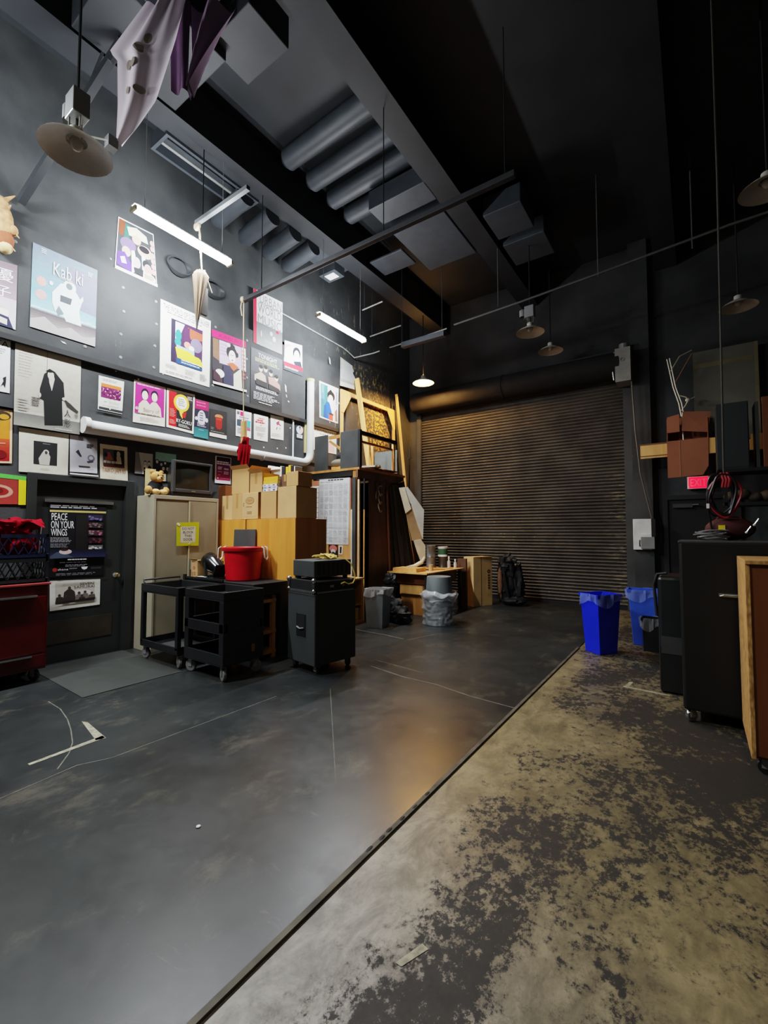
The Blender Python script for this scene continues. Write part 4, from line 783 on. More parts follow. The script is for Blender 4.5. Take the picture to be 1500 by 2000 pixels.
for a in (-2.5,.65):
    p = Vector((c[0]+.25*math.cos(a), c[1]+.25*math.sin(a), c[2]+.40)); u = Vector((math.cos(a),math.sin(a),0)); w = Vector((-u.y,u.x,0))
    b = MB(); b.tube([p-w*.09+u*.0+Vector((0,0,.02)), p-w*.09+u*.03, p-w*.08+u*.04-Vector((0,0,.12)), p+u*.045-Vector((0,0,.15)), p+w*.08+u*.04-Vector((0,0,.12)), p+w*.09+u*.03, p+w*.09+Vector((0,0,.02))], .009, PAPER, 8); b.build('rope_handle', t, True)
t = thing('cardboard_box', 'small buff carton with a red leaf mark on the bench', 'cardboard box', (.57,3.5,.9))
b = MB(); b.box(.5,3.42,.902,.645,3.58,1.13,CARDB); b.build('body', t, False, .003)
b = MB(); b.prism([(.5,3.42,1.13),(.645,3.42,1.13),(.67,3.40,1.15),(.53,3.38,1.155)], (0,0,.003), CARDB); b.prism([(.645,3.42,1.13),(.645,3.58,1.13),(.72,3.58,1.14),(.72,3.42,1.14)], (0,0,.003), CARDB); b.build('flap', t)
s = Sheet([(.51,3.418,1.12),(.635,3.418,1.12),(.635,3.418,.91),(.51,3.418,.91)], (0,-1,0), thick=.0003, bm=CARDB)
s.ell(.5,.42,.2,.1,(190,70,50)); s.ell(.5,.42,.12,.05,(206,150,110)); s.lines(.1,.04,.9,.1,1,(140,100,70)); s.rect(.08,.66,.4,.95,(190,150,110)); s.lines(.1,.7,.38,.92,4,(130,96,70)); s.lines(.5,.66,.9,.92,4,(130,96,70)); s.mb.build('printed_mark', t)
t = thing('stage_lantern', 'glossy black stage lantern tilted on a binder beside the red tub', 'lantern', (.88,3.5,.93))
GLS = mat('gloss_black', (20,20,22), .18)
b = MB(); b.M = Matrix.Translation((.85,3.5,1.1)) @ Matrix.Rotation(math.radians(-62),4,'Y'); b.lathe([(.001,.14),(.06,.135),(.105,.1),(.12,.03),(.115,-.03),(.085,-.15),(.08,-.18),(.095,-.185),(.07,-.19),(.001,-.185)], (0,0,0), GLS, 26); b.build('lamp_body', t, True)
b = MB(); b.M = Matrix.Translation((.85,3.5,1.1)) @ Matrix.Rotation(math.radians(-62),4,'Y'); b.box(-.09,-.09,-.2,.09,.09,-.188,BLK); b.build('front_frame', t)
b = MB(); b.tube([(.88,3.37,1.12),(.91,3.37,.96),(.92,3.4,.945),(.92,3.6,.945),(.91,3.63,.96),(.88,3.63,1.12)], .014, BLK, 8); b.box(.82,3.40,.931,.95,3.6,.942,BLK); b.build('yoke', t, True)
t = thing('ring_binder', 'black binder with white papers lying under the stage lantern', 'binder', (.86,3.48,.9))
b = MB(); b.box(.68,3.38,.902,1.04,3.66,.908,BLK); b.box(.68,3.38,.922,1.04,3.66,.929,BLK); b.build('cover', t)
b = MB(); b.box(.69,3.385,.909,1.02,3.65,.921,PAPER); b.build('pages', t)
b = MB(); b.prism([(.7,3.375,.9295),(.9,3.372,.9295),(.92,3.42,.9295),(.72,3.44,.9295)], (0,0,.002), PAPER); tag(b.build('loose_paper'), 'loose white sheet on the black binder', 'paper')
b = MB(); b.M = Matrix.Translation((.98,3.88,.903)) @ Matrix.Rotation(math.radians(-2),4,'X'); b.box(-.23,0,0,.23,.018,.64,mat('slate_panel', (70,70,70), .6)); tag(b.build('slate_board', None, False, .004), 'dark grey flat panel leaning on the wardrobe behind the red tub', 'panel')

# ------------------------------------------------------------------ utility carts
def tray(b, x0,y0,x1,y1,z,h,m,e=.02):
    b.box(x0,y0,z,x1,y1,z+.012,m)
    for a,c,d,f in ((x0,y0,x1,y0+e),(x0,y1-e,x1,y1),(x0,y0+e,x0+e,y1-e),(x1-e,y0+e,x1,y1-e)): b.box(a,c,z+.012,d,f,z+h,m)
MATT = mat('tray_mat', (86,88,86), .7)
t = thing('utility_cart', 'black plastic cart with three shelves and a solid end, nearer the black speaker', 'cart', (1.82,3.0,0))
x0,x1,y0,y1 = 1.46,2.15,2.76,3.27
for z,h in ((.80,.095),(.47,.11),(.15,.12)):
    b = MB(); tray(b,x0,y0,x1,y1,z,h,BLKP); sh = b.build('tray', t, False, .006)
    if z > .7:
        b = MB(); b.box(x0+.22,y0+.06,z+.013,x1-.05,y1-.12,z+.02,MATT); b.build('tray_mat', sh)
for x in (x0,x1-.075):
    for y in (y0,y1-.06):
        b = MB(); b.box(x,y,.27,x+.075,y+.06,.80,BLKP); b.build('leg', t, False, .008)
b = MB(); b.box(x1-.03,y0+.05,.15,x1-.004,y1-.05,.8,BLKP); b.build('end_panel', t)
b = MB(); b.box(x1-.003,y1-.16,.24,x1+.002,y1-.12,.32,mat('orange_label', (150,92,40), .6)); b.build('orange_label', t)
for x,y,a in ((x0+.05,y0+.06,.3),(x1-.06,y0+.05,-.3),(x1-.05,y1-.06,.4),(x0+.05,y1-.06,0)): caster(t,x,y,0,.066,RUB,ang=a)
t = thing('utility_cart', 'open black cart with two trays, before the beige cabinet', 'cart', (.9,3.0,0))
x0,x1,y0,y1 = .56,1.36,2.74,3.26
for z,h in ((.79,.10),(.155,.08)):
    b = MB(); tray(b,x0,y0,x1,y1,z,h,BLKP); sh = b.build('tray', t, False, .006)
    b = MB(); b.box(x0+.2,y0+.06,z+.013,x1-.05,y1-.06,z+.02,MATT); b.build('tray_mat', sh)
for x in (x0,x1-.05):
    for y in (y0,y1-.05):
        b = MB(); b.box(x,y,.2,x+.05,y+.05,.79,BLKP); b.build('leg', t, False, .006)
b = MB(); b.tube([(x0+.02,y0+.03,.89),(x0-.0,y0+.03,.93),(x0-.0,y1-.03,.93),(x0+.02,y1-.03,.89)], .012, BLKP, 8); b.build('push_handle', t, True)
for x,y,a in ((x0+.04,y0+.06,.2),(x1-.05,y0+.06,-.3),(x1-.05,y1-.06,.4),(x0+.05,y1-.06,0)): caster(t,x,y,0,.062,RUB,ang=a)

# ------------------------------------------------------------------ speaker with the rack case, amplifier and yellow cable
o3 = (2.74,3.45,0); rz = math.radians(-9)
t = thing('bass_speaker', 'tall black carpeted speaker cabinet on casters with a recessed handle', 'speaker', o3, rz); P = place(o3, rz)
def mk():
    b = MB(); b.M = P; return b
b = mk(); b.box(-.5,0,.09,0,.58,.845,BLKC); b.build('cabinet', t, False, .012)
b = mk(); b.box(-.33,-.006,.38,-.16,.0,.62,BLKP); rc = b.build('recess_plate', t, False, .004)
b = mk(); b.box(-.315,-.008,.47,-.175,-.006,.60,DARK); b.tube([(-.31,-.012,.475),(-.245,-.02,.462),(-.18,-.012,.475)], .008, STEEL, 6); b.build('bar_handle', rc)
b = mk(); b.box(-.49,-.003,.83,-.01,.0,.845,BPANEL); b.build('front_edge', t)
for x,y in ((-.44,.07),(-.06,.07),(-.44,.51),(-.06,.51)):
    p = P @ Vector((x,y,0)); caster(t,p.x,p.y,0,.037,BLK,ang=rz)
t = thing('rack_case', 'low black flight case with chrome corners on the speaker cabinet', 'flight case', tuple(P @ Vector((-.25,.29,.847))), rz)
b = mk(); b.box(-.49,.005,.85,-.005,.575,.985,BLK); b.build('body', t, False, .004)
b = mk(); b.box(-.46,-.003,.85,-.03,.005,.872,LUM); b.box(-.006,.03,.85,.002,.55,.868,LUM); b.box(-.006,.03,.97,.002,.55,.985,LUM); b.build('metal_edge', t)
for x in (-.485,-.03):
    b = mk(); b.ell((x,.006,.985),(.03,.03,.03),CHR,10,8); b.ell((x,.006,.875),(.026,.024,.024),CHR,10,8); b.box(x-.02,-.004,.88,x+.02,.0,.965,CHR); b.build('corner_cap', t, True)
b = mk(); b.box(-.02,.06,.885,.004,.53,.955,DARK); fp = b.build('front_panel', t)
b = mk(); b.box(.004,.2,.905,.007,.25,.93,STEEL); b.lathe([(.012,0),(.012,.012),(.001,.012)], (.004,.38,.92), STEEL, 10, 'x'); b.lathe([(.012,0),(.012,.012),(.001,.012)], (.004,.46,.92), STEEL, 10, 'x'); b.build('knob', fp)
t = thing('amplifier', 'dark ribbed amplifier unit lying on the flight case', 'amplifier', tuple(P @ Vector((-.25,.29,.99))), rz)
b = mk(); b.box(-.45,.03,1.015,-.06,.56,1.195,mat('amp_black', (56,60,60), .6)); b.build('body', t, False, .01)
b = mk()
for i in range(7): b.box(-.062,.08+i*.066,1.04,-.052,.11+i*.066,1.17,BLK)
b.build('cooling_ribs', t)
for x,y in ((-.41,.08),(-.1,.08),(-.41,.5),(-.1,.5)):
    b = mk(); b.box(x-.02,y-.02,.987,x+.02,y+.02,1.015,BLK); b.build('foot', t)
b = mk(); pts = []
for i in range(46):
    a = i*.62; pts.append((-.22+.1*math.cos(a)+.03*math.sin(i*1.7), .3+.15*math.sin(a)*(.6+.4*math.sin(i*.8)), 1.205+.012*(i%5)))
pts += [(-.1,.38,1.21),(-.05,.46,1.2),(.0,.5,1.15),(.03,.54,1.02),(.03,.53,.96),(.035,.5,.93),(.03,.44,.925),(.03,.38,.95),(.02,.34,.935)]
b.tube(pts, .008, YELC, 6); tag(b.build('yellow_cable', None, True), 'tangled yellow cable on the amplifier trailing down its side', 'cable')

# ------------------------------------------------------------------ floor patch, tape marks and scratches
b = MB(); b.prism([(.03,1.84,.001),(1.44,1.80,.001),(1.46,2.745,.001),(.03,2.80,.001)], (0,0,.004), mat('grey_floor_patch', (54,56,53), .6, scale=8)); tag(b.build('floor_mat'), 'flat grey rubber mat on the floor before the black door', 'mat')
TP = mat('worn_tape', (150,146,124), .7, var=.4, scale=30)
b = MB(); b.prism([(2.0,1.58,.001),(2.06,1.60,.001),(2.47,1.56,.001),(2.45,1.5,.001)], (0,0,.001), TP); b.prism([(2.41,1.56,.001),(2.46,1.56,.001),(2.48,1.1,.001),(2.45,1.1,.001)], (0,0,.001), TP)
tag(b.build('floor_tape'), 'worn white L-shaped tape mark on the black floor', 'tape')
b = MB(); b.prism([(5.42,5.0,ZT+.001),(5.45,5.18,ZT+.001),(5.48,5.17,ZT+.001),(5.46,5.0,ZT+.001)], (0,0,.001), TP); b.prism([(5.41,4.97,ZT+.001),(5.42,5.01,ZT+.001),(5.8,4.97,ZT+.001),(5.8,4.94,ZT+.001)], (0,0,.001), TP)
tag(b.build('floor_tape'), 'faint L-shaped tape mark on the worn tan floor by the black case', 'tape')
SCR = mat('scratch_pale', (98,95,86), .7, var=.5, scale=14)
def scratch(pts, w, lab):
    b = MB()
    for p,q in zip(pts, pts[1:]): 
        d = Vector((q[0]-p[0],q[1]-p[1],0)).normalized(); r = Vector((-d.y,d.x,0))*w
        b.prism([Vector((p[0],p[1],.0006))-r, Vector((q[0],q[1],.0006))-r, Vector((q[0],q[1],.0006))+r, Vector((p[0],p[1],.0006))+r], (0,0,.0006), SCR)
    struct(b.build('floor_marking'))
scratch([(3.0,4.08),(3.5,3.97),(3.9,3.96),(4.3,3.86),(4.73,3.82)], .006, '')
scratch([(2.9,4.3),(3.3,4.25),(3.6,4.2)], .004, '')
scratch([(1.4,5.55),(1.8,5.45),(2.3,5.42),(2.62,5.36)], .008, '')
scratch([(2.7,5.36),(2.85,5.9)], .005, '')
scratch([(1.29,1.59),(1.57,1.584),(1.86,1.533),(2.1,1.47),(2.35,1.39),(2.5,1.316),(2.68,1.186)], .004, '')
scratch([(2.784,.874),(2.73,1.275),(2.81,1.45),(2.82,1.92),(2.85,2.84)], .003, '')
scratch([(3.12,3.27),(3.82,2.52),(4.23,2.08)], .002, '')
b = MB()
for x,y in ((4.735,2.29),(4.74,2.15),(4.738,2.03),(4.733,1.91),(4.737,1.84),(4.733,1.745)): b.lump((x,y,.0),(.012,.03,.006),DARK,.6,5,10,6)
struct(b.build('floor_marking'))
b = MB(); b.lump((3.922,1.377,.004),(.012,.012,.004),PAPER,.4,5,10,6); tag(b.build('paper_scrap'), 'tiny white scrap lying alone on the black floor, nearer the camera', 'scrap')
b = MB(); b.prism([(5.135,1.362,ZT+.001),(5.176,1.48,ZT+.001),(5.205,1.473,ZT+.001),(5.16,1.362,ZT+.001)], (0,0,.0008), TP); tag(b.build('floor_tape'), 'short white tape scrap on the dark stained part of the tan floor', 'tape')

# ------------------------------------------------------------------ storage loft by the far end of the left wall
t = thing('storage_loft', 'tall wooden storage loft with a raised platform and black panels', 'storage rack', (.65,6.8,0))
for x,y in ((.1,6.13),(1.15,6.13),(.1,7.45),(1.15,7.45)):
    b = MB(); b.box(x-.045,y-.045,0,x+.045,y+.045,2.6,PINED); b.build('post', t, False, .003)
b = MB(); b.box(.05,6.06,2.6,1.27,7.55,2.64,PINED); b.build('platform', t)
b = MB(); b.box(.06,6.075,2.50,1.1,6.09,2.6,DARK); b.build('front_apron', t)
b = MB(); b.box(.185,6.08,2.645,.51,6.105,3.30,BPANEL); b.build('black_panel', t, False, .003)
b = MB(); b.box(.82,6.08,2.645,1.22,6.105,3.31,BPANEL); b.box(1.22,6.08,2.645,1.27,6.14,3.31,DARK); b.build('black_panel', t, False, .003)
b = MB(); b.box(.51,6.11,3.22,.82,6.14,3.28,PINED); b.bar((.52,6.13,3.19),(.82,6.16,2.98),.03,.04,PINED); b.build('front_rail', t)
b = MB(); b.box(1.2,6.14,3.23,1.25,7.3,3.30,DARK); b.box(1.16,6.14,3.1,1.2,7.3,3.14,PINED); b.build('side_rail', t)
b = MB(); b.box(1.17,7.22,2.64,1.22,7.27,3.28,PINE); b.build('corner_post', t)
b = MB(); b.box(.62,7.4,2.68,1.18,7.42,3.15,mat('grey_green_panel', (96,106,106), .6)); b.build('rear_panel', t)
for y in (6.75,6.88):
    b = MB(); b.bar((.95,y,2.66),(.93,y+.02,3.2),.05,.02,PINE); b.build('batten', t)
b = MB(); b.box(1.2,6.42,.05,1.215,7.5,2.58,BROWN); b.box(1.2,6.06,2.46,1.24,7.55,2.6,BROWN); b.build('side_panel', t)
b = MB(); b.box(.1,7.5,.05,1.2,7.515,2.55,DARK); b.build('rear_sheet', t)
b = MB(); b.bar((.4,6.35,2.70),(1.2,6.8,2.74),.25,.03,PAPER); b.bar((.7,6.4,2.76),(1.22,7.1,2.68),.12,.03,PINE); b.bar((1.0,6.5,2.68),(1.24,7.2,2.67),.2,.025,BROWN)
tag(b.build('wood_offcuts'), 'loose pile of boards lying on the loft platform', 'boards')
b = MB(); b.ell((.66,6.42,2.90),(.16,.2,.13),DARK); b.ell((.64,6.3,2.78),(.2,.16,.09),mat('khaki_cloth', (120,114,98), .9)); tag(b.build('stuffed_bag', None, True), 'dark stuffed bag between the two black panels of the loft', 'bag')
b = MB(); b.box(.5,6.2,2.645,.84,6.26,2.72,PINE); tag(b.build('timber_block', None, False, .003), 'short pale timber lying in the gap between the loft panels', 'timber')
t = thing('notice_board', 'tan notice board on the front of the loft', 'notice board', (.65,6.06,1.6))
b = MB(); b.box(.1,6.05,.6,1.1,6.07,2.46,PLY); b.build('board', t)
b = MB(); b.box(1.1,6.045,.3,1.125,6.075,1.9,WHT); b.box(1.085,6.04,1.9,1.1,6.05,2.46,mat('pink_edge', (170,110,110), .6)); b.build('edge_strip', t)
b = MB(); b.box(.1,6.045,2.36,1.1,6.05,2.46,mat('terracotta_strip', (186,120,86), .7)); b.build('top_strip', t)
s = Sheet([(.35,6.043,2.478),(1.075,6.043,2.466),(1.05,6.043,1.285),(.35,6.043,1.29)], (0,-1,0), (222,226,228))
s.lines(.3,.012,.97,.035,1,(60,60,66),.8); s.lines(.04,.045,.5,.06,1,(80,80,86)); 
for i in range(6):
    for j in range(9):
        u0 = .03+i*.16; v0 = .08+j*.1; s.lines(u0,v0,u0+.14,v0+.085,5,random.choice([(176,180,186),(190,194,198),(150,156,166)]),.4)
for i in range(7): s.rect(.02+i*.16,.07,.024+i*.16,.98,(176,180,184))
s.rect(0,.73,1,.735,(196,200,202)); s.rect(0,.87,1,.875,(198,200,202))
s.build('wall_planner', 'large white printed schedule sheet pinned to the tan notice board', 'sheet')
s = Sheet([(.12,6.044,2.36),(.34,6.044,2.36),(.34,6.044,1.6),(.12,6.044,1.6)], (0,-1,0), (236,236,236))
for i in range(8): s.rect(.02,.04+i*.12,.98,.05+i*.12,(110,110,116))
for i in range(4): s.rect(.02+i*.31,.04,.05+i*.31,.98,(110,110,116))
s.build('grid_sheet', 'ruled white grid sheet beside the large schedule, behind the cartons', 'sheet')
s = Sheet([(.58,6.044,1.28),(.8,6.044,1.28),(.815,6.044,1.02),(.6,6.044,1.02)], (0,-1,0), (40,36,40))
s.ell(.5,.26,.42,.24,(214,120,110)); s.ell(.5,.46,.25,.16,(226,220,220)); s.poly([(.2,.6),(.5,.46),(.8,.6),(.84,.74),(.18,.74)], (60,60,60)); s.lines(.14,.76,.9,.9,2,(206,206,206))
s.build('event_poster', 'small dark flyer with a red figure low on the tan notice board')
s = Sheet([(.83,6.044,1.27),(.925,6.044,1.27),(.915,6.044,1.11),(.82,6.044,1.11)], (0,-1,0), (236,230,214)); s.rect(.3,.14,.7,.86,(40,40,40)); s.build('photo_card', 'small white card with a dark photograph on the tan notice board', 'card')
b = MB(); b.bar((1.19,6.02,0),(1.185,6.03,2.46),.075,.02,BPANEL,(0,1,0)); tag(b.build('leaning_board'), 'dark grey board leaning at the front corner of the loft', 'board')
b = MB(); b.bar((1.285,6.03,.0),(1.275,6.05,2.42),.035,.03,mat('pale_pine', (232,206,160), .6),(0,1,0)); tag(b.build('leaning_batten'), 'pale pine batten upright at the front corner of the loft', 'batten')
b = MB(); b.tube([(1.36,6.08,0),(1.335,6.12,1.9)], .013, PINE, 8); b.tube([(1.335,6.12,1.9),(1.33,6.13,2.44)], .015, BLK, 8); tag(b.build('leaning_pole', None, True), 'thin pole with a black upper end beside the pale pine batten', 'pole')
b = MB(); pts = []
for i in range(40): a = i*.5; pts.append((1.245+.012*math.sin(i), 6.72+.06*math.cos(a)*(1-.006*i), 2.35-.012*i+.05*math.sin(a)))
b.tube(pts, .012, ROPE, 6); pts = [(1.24,6.62+.02*math.sin(i*.9),2.42-.05*i) for i in range(7)]; b.tube(pts, .014, mat('dark_rope', (130,104,74), .9), 6)
tag(b.build('rope_hank', None, True), 'hank of tan rope hanging on the dark brown side of the loft', 'rope')
t = thing('wooden_cabinet', 'small open pine cabinet standing between the black speaker and the grey bin', 'cabinet', (1.2,5.8,0))
b = MB(); b.box(.98,5.62,.72,1.45,5.985,.745,PINE); b.build('cabinet_top', t)
b = MB()
b.box(1.0,5.64,0,1.43,5.66,.72,PINED); b.box(1.0,5.955,0,1.43,5.975,.72,PINED); b.box(1.0,5.66,0,1.02,5.955,.72,PINED); b.box(1.02,5.66,.04,1.43,5.955,.06,PINED); b.box(1.42,5.66,0,1.43,5.955,.04,PINED); b.box(1.42,5.93,0,1.432,5.955,.72,PINED); b.box(1.42,5.66,0,1.432,5.69,.72,PINED); b.build('carcass', t)
b = MB(); b.box(1.02,5.66,.3,1.43,5.955,.32,PINED); b.build('shelf_board', t)
b = MB(); b.box(1.15,5.72,.062,1.39,5.9,.25,CARD); tag(b.build('cardboard_box', None, False, .003), 'small carton inside the open pine cabinet', 'cardboard box')

# ------------------------------------------------------------------ lumber and flats leaning on the far left wall
t = thing('scenery_flat', 'tall open pine frame with corner gussets leaning on the left wall', 'scenery flat', (.1,7.9,3.0))
b = MB()
for y0,y1 in ((6.92,7.0),(8.84,8.92)): b.box(.085,y0,2.66 if y0<7 else 2.2,.115,y1,4.46,PLY)
b.box(.085,7.0,4.38,.115,8.84,4.46,PLY); b.build('frame_rails', t)
for y,s in ((7.0,1),(8.84,-1)):
    b = MB(); b.prism([(.116,y-s*.08,4.46),(.116,y+s*.3,4.46),(.116,y+s*.0,3.98),(.116,y-s*.08,3.98)], (.008,0,0), PLY); b.build('corner_gusset', t)
b = MB(); b.box(.08,7.0,2.66,.085,8.84,2.75,PLY); b.build('lower_rail', t)
def plank(lab, p0, p1, w, h, m, up=(0,1,0), name='lumber_plank'):
    b = MB(); b.bar(p0,p1,w,h,m,up); tag(b.build(name, None, False, .002), lab, 'plank')
plank('wide pine plank in front of the open frame, rising from behind the black panels', (.42,7.53,2.665),(.16,7.38,4.80),.11,.035,PINE)
plank('long pine plank at the far end, nearer the roller door', (.36,9.5,0),(.14,8.99,4.66),.05,.035,PINE)
plank('long pine plank at the far end, touching the open frame', (.42,9.36,0),(.22,8.83,4.82),.06,.03,PINE)
for i in range(6):
    plank(('leftmost dark flat of the leaning bundle','second dark flat from the left in the leaning bundle','third dark flat from the left in the leaning bundle','fourth dark flat from the left in the leaning bundle','fifth dark flat from the left in the leaning bundle','rightmost dark flat of the leaning bundle')[i], (1.25+.012*i,7.2+.21*i,0),(1.235+.012*i,6.98+.085*i,2.36+.03*i),.012,.11+.02*(i%2),(DARK,BLK,BPANEL,BLK,DARK,BLK)[i],(0,1,0),'dark_flat')
plank('reddish brown slat leaning left of the dark flats', (1.31,7.0,0),(1.275,6.9,2.5),.03,.03,REDWD)
b = MB(); b.tube([(1.35,8.36,0),(1.3,7.66,2.4),(1.29,7.7,3.25)], .012, BLK, 8); b.tube([(1.29,7.62,3.0),(1.29,7.78,3.03)], .006, LUM, 6)
tag(b.build('microphone_stand', None, True), 'thin black stand pole rising beside the long pine planks', 'stand')
b = MB(); MO = (.004,-.003,0)
b.prism([(1.377,7.175,2.357),(1.474,7.318,2.383),(1.671,7.607,1.942),(1.657,7.586,1.37),(1.602,7.505,1.6),(1.516,7.38,2.047)], MO, mat('white_muslin', (232,226,212), .85))
b.prism([(1.372,7.165,2.357),(1.438,7.25,2.375),(1.52,7.365,1.957),(1.455,7.27,1.866)], (.012,-.008,0), MUSLIN)
b.prism([(1.449,7.291,1.876),(1.52,7.39,2.047),(1.602,7.515,1.6),(1.657,7.596,1.37),(1.57,7.469,1.351),(1.521,7.397,1.342)], MO, MUSLIND)
b.prism([(1.546,7.413,1.341),(1.632,7.54,1.37),(1.688,7.622,1.239),(1.687,7.621,1.0),(1.631,7.538,.942),(1.588,7.475,1.122)], (.01,-.007,0), MUSLIN)
b.tube([(1.45,7.30,.83),(1.55,7.44,.85),(1.64,7.56,.92),(1.68,7.61,1.02)], [.02,.035,.04,.03], MUSLIN, 10)
tag(b.build('muslin_sheet', None, False, 0, 0), 'twisted cream muslin sheet hanging beside the roller door', 'cloth')

# ------------------------------------------------------------------ plywood table at the back
t = thing('work_table', 'pale plywood work table before the roller door', 'table', (1.78,7.5,0))
b = MB(); b.box(1.37,6.78,.765,2.2,8.3,.79,PLY); b.box(1.37,6.775,.765,2.2,6.78,.79,PINE); b.build('table_top', t)
b = MB(); b.box(1.5,7.05,.0,2.0,8.1,.36,PINED); b.box(1.5,7.0,.36,2.02,8.1,.56,PINED); b.build('lower_cabinet', t)
b = MB(); b.box(1.52,6.98,.38,2.0,7.0,.54,PINE); b.build('drawer_front', t)
b = MB(); b.box(1.45,6.95,.57,2.1,8.15,.765,REDWD); b.build('apron', t)
for x,y in ((2.14,6.86),(2.14,8.22),(1.42,8.22)):
    b = MB(); b.box(x-.025,y-.025,0,x+.025,y+.025,.765,BLK); b.build('leg', t)
t = thing('wooden_tray', 'shallow open wooden frame lying on the plywood table', 'tray', (1.72,6.97,.79))
b = MB(); b.box(1.45,6.84,.792,1.95,6.86,.85,PINE); b.box(1.45,7.16,.792,1.95,7.18,.85,PINE); b.box(1.45,6.86,.792,1.47,7.16,.85,PINE); b.box(1.93,6.86,.792,1.95,7.16,.85,PINE); b.build('frame', t)
b = MB(); b.box(1.46,6.85,.851,1.94,7.17,.858,PLY); b.build('lid_sheet', t)
def can(lab, x, y, z, r, h, m, band=None, name='paint_can'):
    t = thing(name, lab, 'can', (x,y,z))
    b = MB(); b.lathe([(.001,0),(r,0),(r*1.03,.006),(r,.012),(r,h-.012),(r*1.03,h-.006),(r,h),(r*.9,h-.006),(.001,h-.006)], (x,y,z), m, 22); b.build('body', t, True)
    if band:
        b = MB(); b.lathe([(r*1.004,h*.2),(r*1.004,h*.8)], (x,y,z), band, 22); b.build('paper_label', t, True)
can('lower steel pot on the plywood table', 1.55,8.1,.792,.1,.2,STEEL,None,'steel_pot')
can('upper steel pot stacked on another steel pot', 1.55,8.1,.994,.095,.24,STEEL,None,'steel_pot')
can('white paint can with a green label on a steel drum', 1.78,8.18,1.01,.1,.2,WHT,mat('green_label', (60,96,66), .6))
can('dark steel drum under the white and green paint can', 1.78,8.18,.792,.09,.215,mat('dark_steel', (96,92,88), .35, .7))
can('small kraft can near the front of the plywood table', 1.98,7.32,.792,.04,.11,CARDB,None,'kraft_can')
for x,y,h,lab in ((1.95,8.12,.2,'clear bottle with a white cap, nearer the paint can'),(2.06,8.18,.15,'short pale bottle at the right end of the table things')):
    t = thing('bottle', lab, 'bottle', (x,y,.792))
    b = MB(); b.lathe([(.001,0),(.032,0),(.034,h*.6),(.014,h*.8),(.014,h)], (x,y,.792), mat('pale_bottle', (206,198,180), .25), 16); b.build('body', t, True)
    b = MB(); b.lathe([(.018,h*.9),(.018,h+.025),(.001,h+.025)], (x,y,.792), WHT, 12); b.build('cap', t, True)
b = MB(); b.bar((1.78,7.45,.80),(2.05,7.7,.80),.2,.012,PINED); b.bar((1.9,7.6,.797),(2.1,7.95,.797),.06,.01,PINE); b.bar((1.82,7.3,.80),(1.95,7.44,.80),.05,.014,DARK)
tag(b.build('scrap_pile'), 'loose wooden scraps scattered on the plywood table', 'wood scraps')

# ------------------------------------------------------------------ bins, bags and boxes on the far floor
def liner(b, cx, cy, z, w, d, m, drop=.1, out=.012, seg=40, r=None):
    """a thin bag folded over a rectangular (or round) rim"""
    def fn(u, v):
        a = 2*PI*u
        if r: px, py = r*math.cos(a), r*math.sin(a)
        else:
            k = max(abs(math.cos(a))/(w/2), abs(math.sin(a))/(d/2)); px, py = math.cos(a)/k, math.sin(a)/k
        wob = .012*math.sin(a*9+v*3)+.008*math.sin(a*17)
        if v < .3: s = 1-.12*(.3-v)/.3; zz = z-.05*(.3-v)/.3
        else: s = 1+(out+wob)/max(.1,w/2); zz = z+.012*(1-v)-drop*(v-.3)/.7*(1+.35*math.sin(a*3+1))
        return (cx+px*s, cy+py*s, zz)
    return b.grid(fn, seg, 8, m)
t = thing('waste_bin', 'square grey waste bin with a white liner beside the pine cabinet', 'bin', (1.82,5.86,0), math.radians(10))
P = WM[t.name]
b = MB(); b.M = P; w0,w1,h = .27,.33,.60
b.taper((0,0,0),w0,w0,(0,0,h),w1,w1,GREY)
b.f.pop(1); b.mi.pop(1)
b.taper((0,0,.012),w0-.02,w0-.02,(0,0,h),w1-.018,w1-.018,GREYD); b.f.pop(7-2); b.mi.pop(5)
b.build('bin_body', t)
b = MB(); b.M = P; b.box(-w1/2-.006,-w1/2-.006,h-.03,w1/2+.006,-w1/2+.004,h,GREY); b.box(-w1/2-.006,w1/2-.004,h-.03,w1/2+.006,w1/2+.006,h,GREY); b.box(-w1/2-.006,-w1/2,h-.03,-w1/2+.004,w1/2,h,GREY); b.box(w1/2-.004,-w1/2,h-.03,w1/2+.006,w1/2,h,GREY); b.build('rim', t)
b = MB(); b.M = P; liner(b,0,0,h+.006,w1,w1,BAGW,.1); b.build('bin_liner', t, True)
t = thing('round_bin', 'round grey bin wrapped in a crumpled clear bag', 'bin', (2.53,6.6,0))
c = (2.53,6.6,0)
b = MB(); b.lathe([(.001,0),(.2,0),(.205,.02),(.235,.44),(.245,.46),(.245,.475),(.23,.475),(.2,.04),(.001,.03)], c, GREY, 36); b.build('bin_body', t, True)
b = MB()
def bagf(u,v):
    a = 2*PI*u; p = Vector((2.2*math.cos(a), 2.2*math.sin(a), 5*v))
    r = .262+.05*abs(noise.noise(p))+.02*noise.noise(p*2.7)-.01*v
    return (c[0]+r*math.cos(a), c[1]+r*math.sin(a), .5-.49*v+.012*math.sin(5*a)*(1-v))
b.grid(bagf, 90, 26, BAG)
def cuff(u,v):
    a = 2*PI*u; p = Vector((2.5*math.cos(a), 2.5*math.sin(a), 2*v+9))
    r = .25+.05*math.sin(PI*min(1,v*1.2))+.05*abs(noise.noise(p)); return (c[0]+r*math.cos(a), c[1]+r*math.sin(a), .53-.13*v+.06*noise.noise(p*.7))
b.grid(cuff, 90, 7, BAGW)
b.build('clear_bag', t, True)
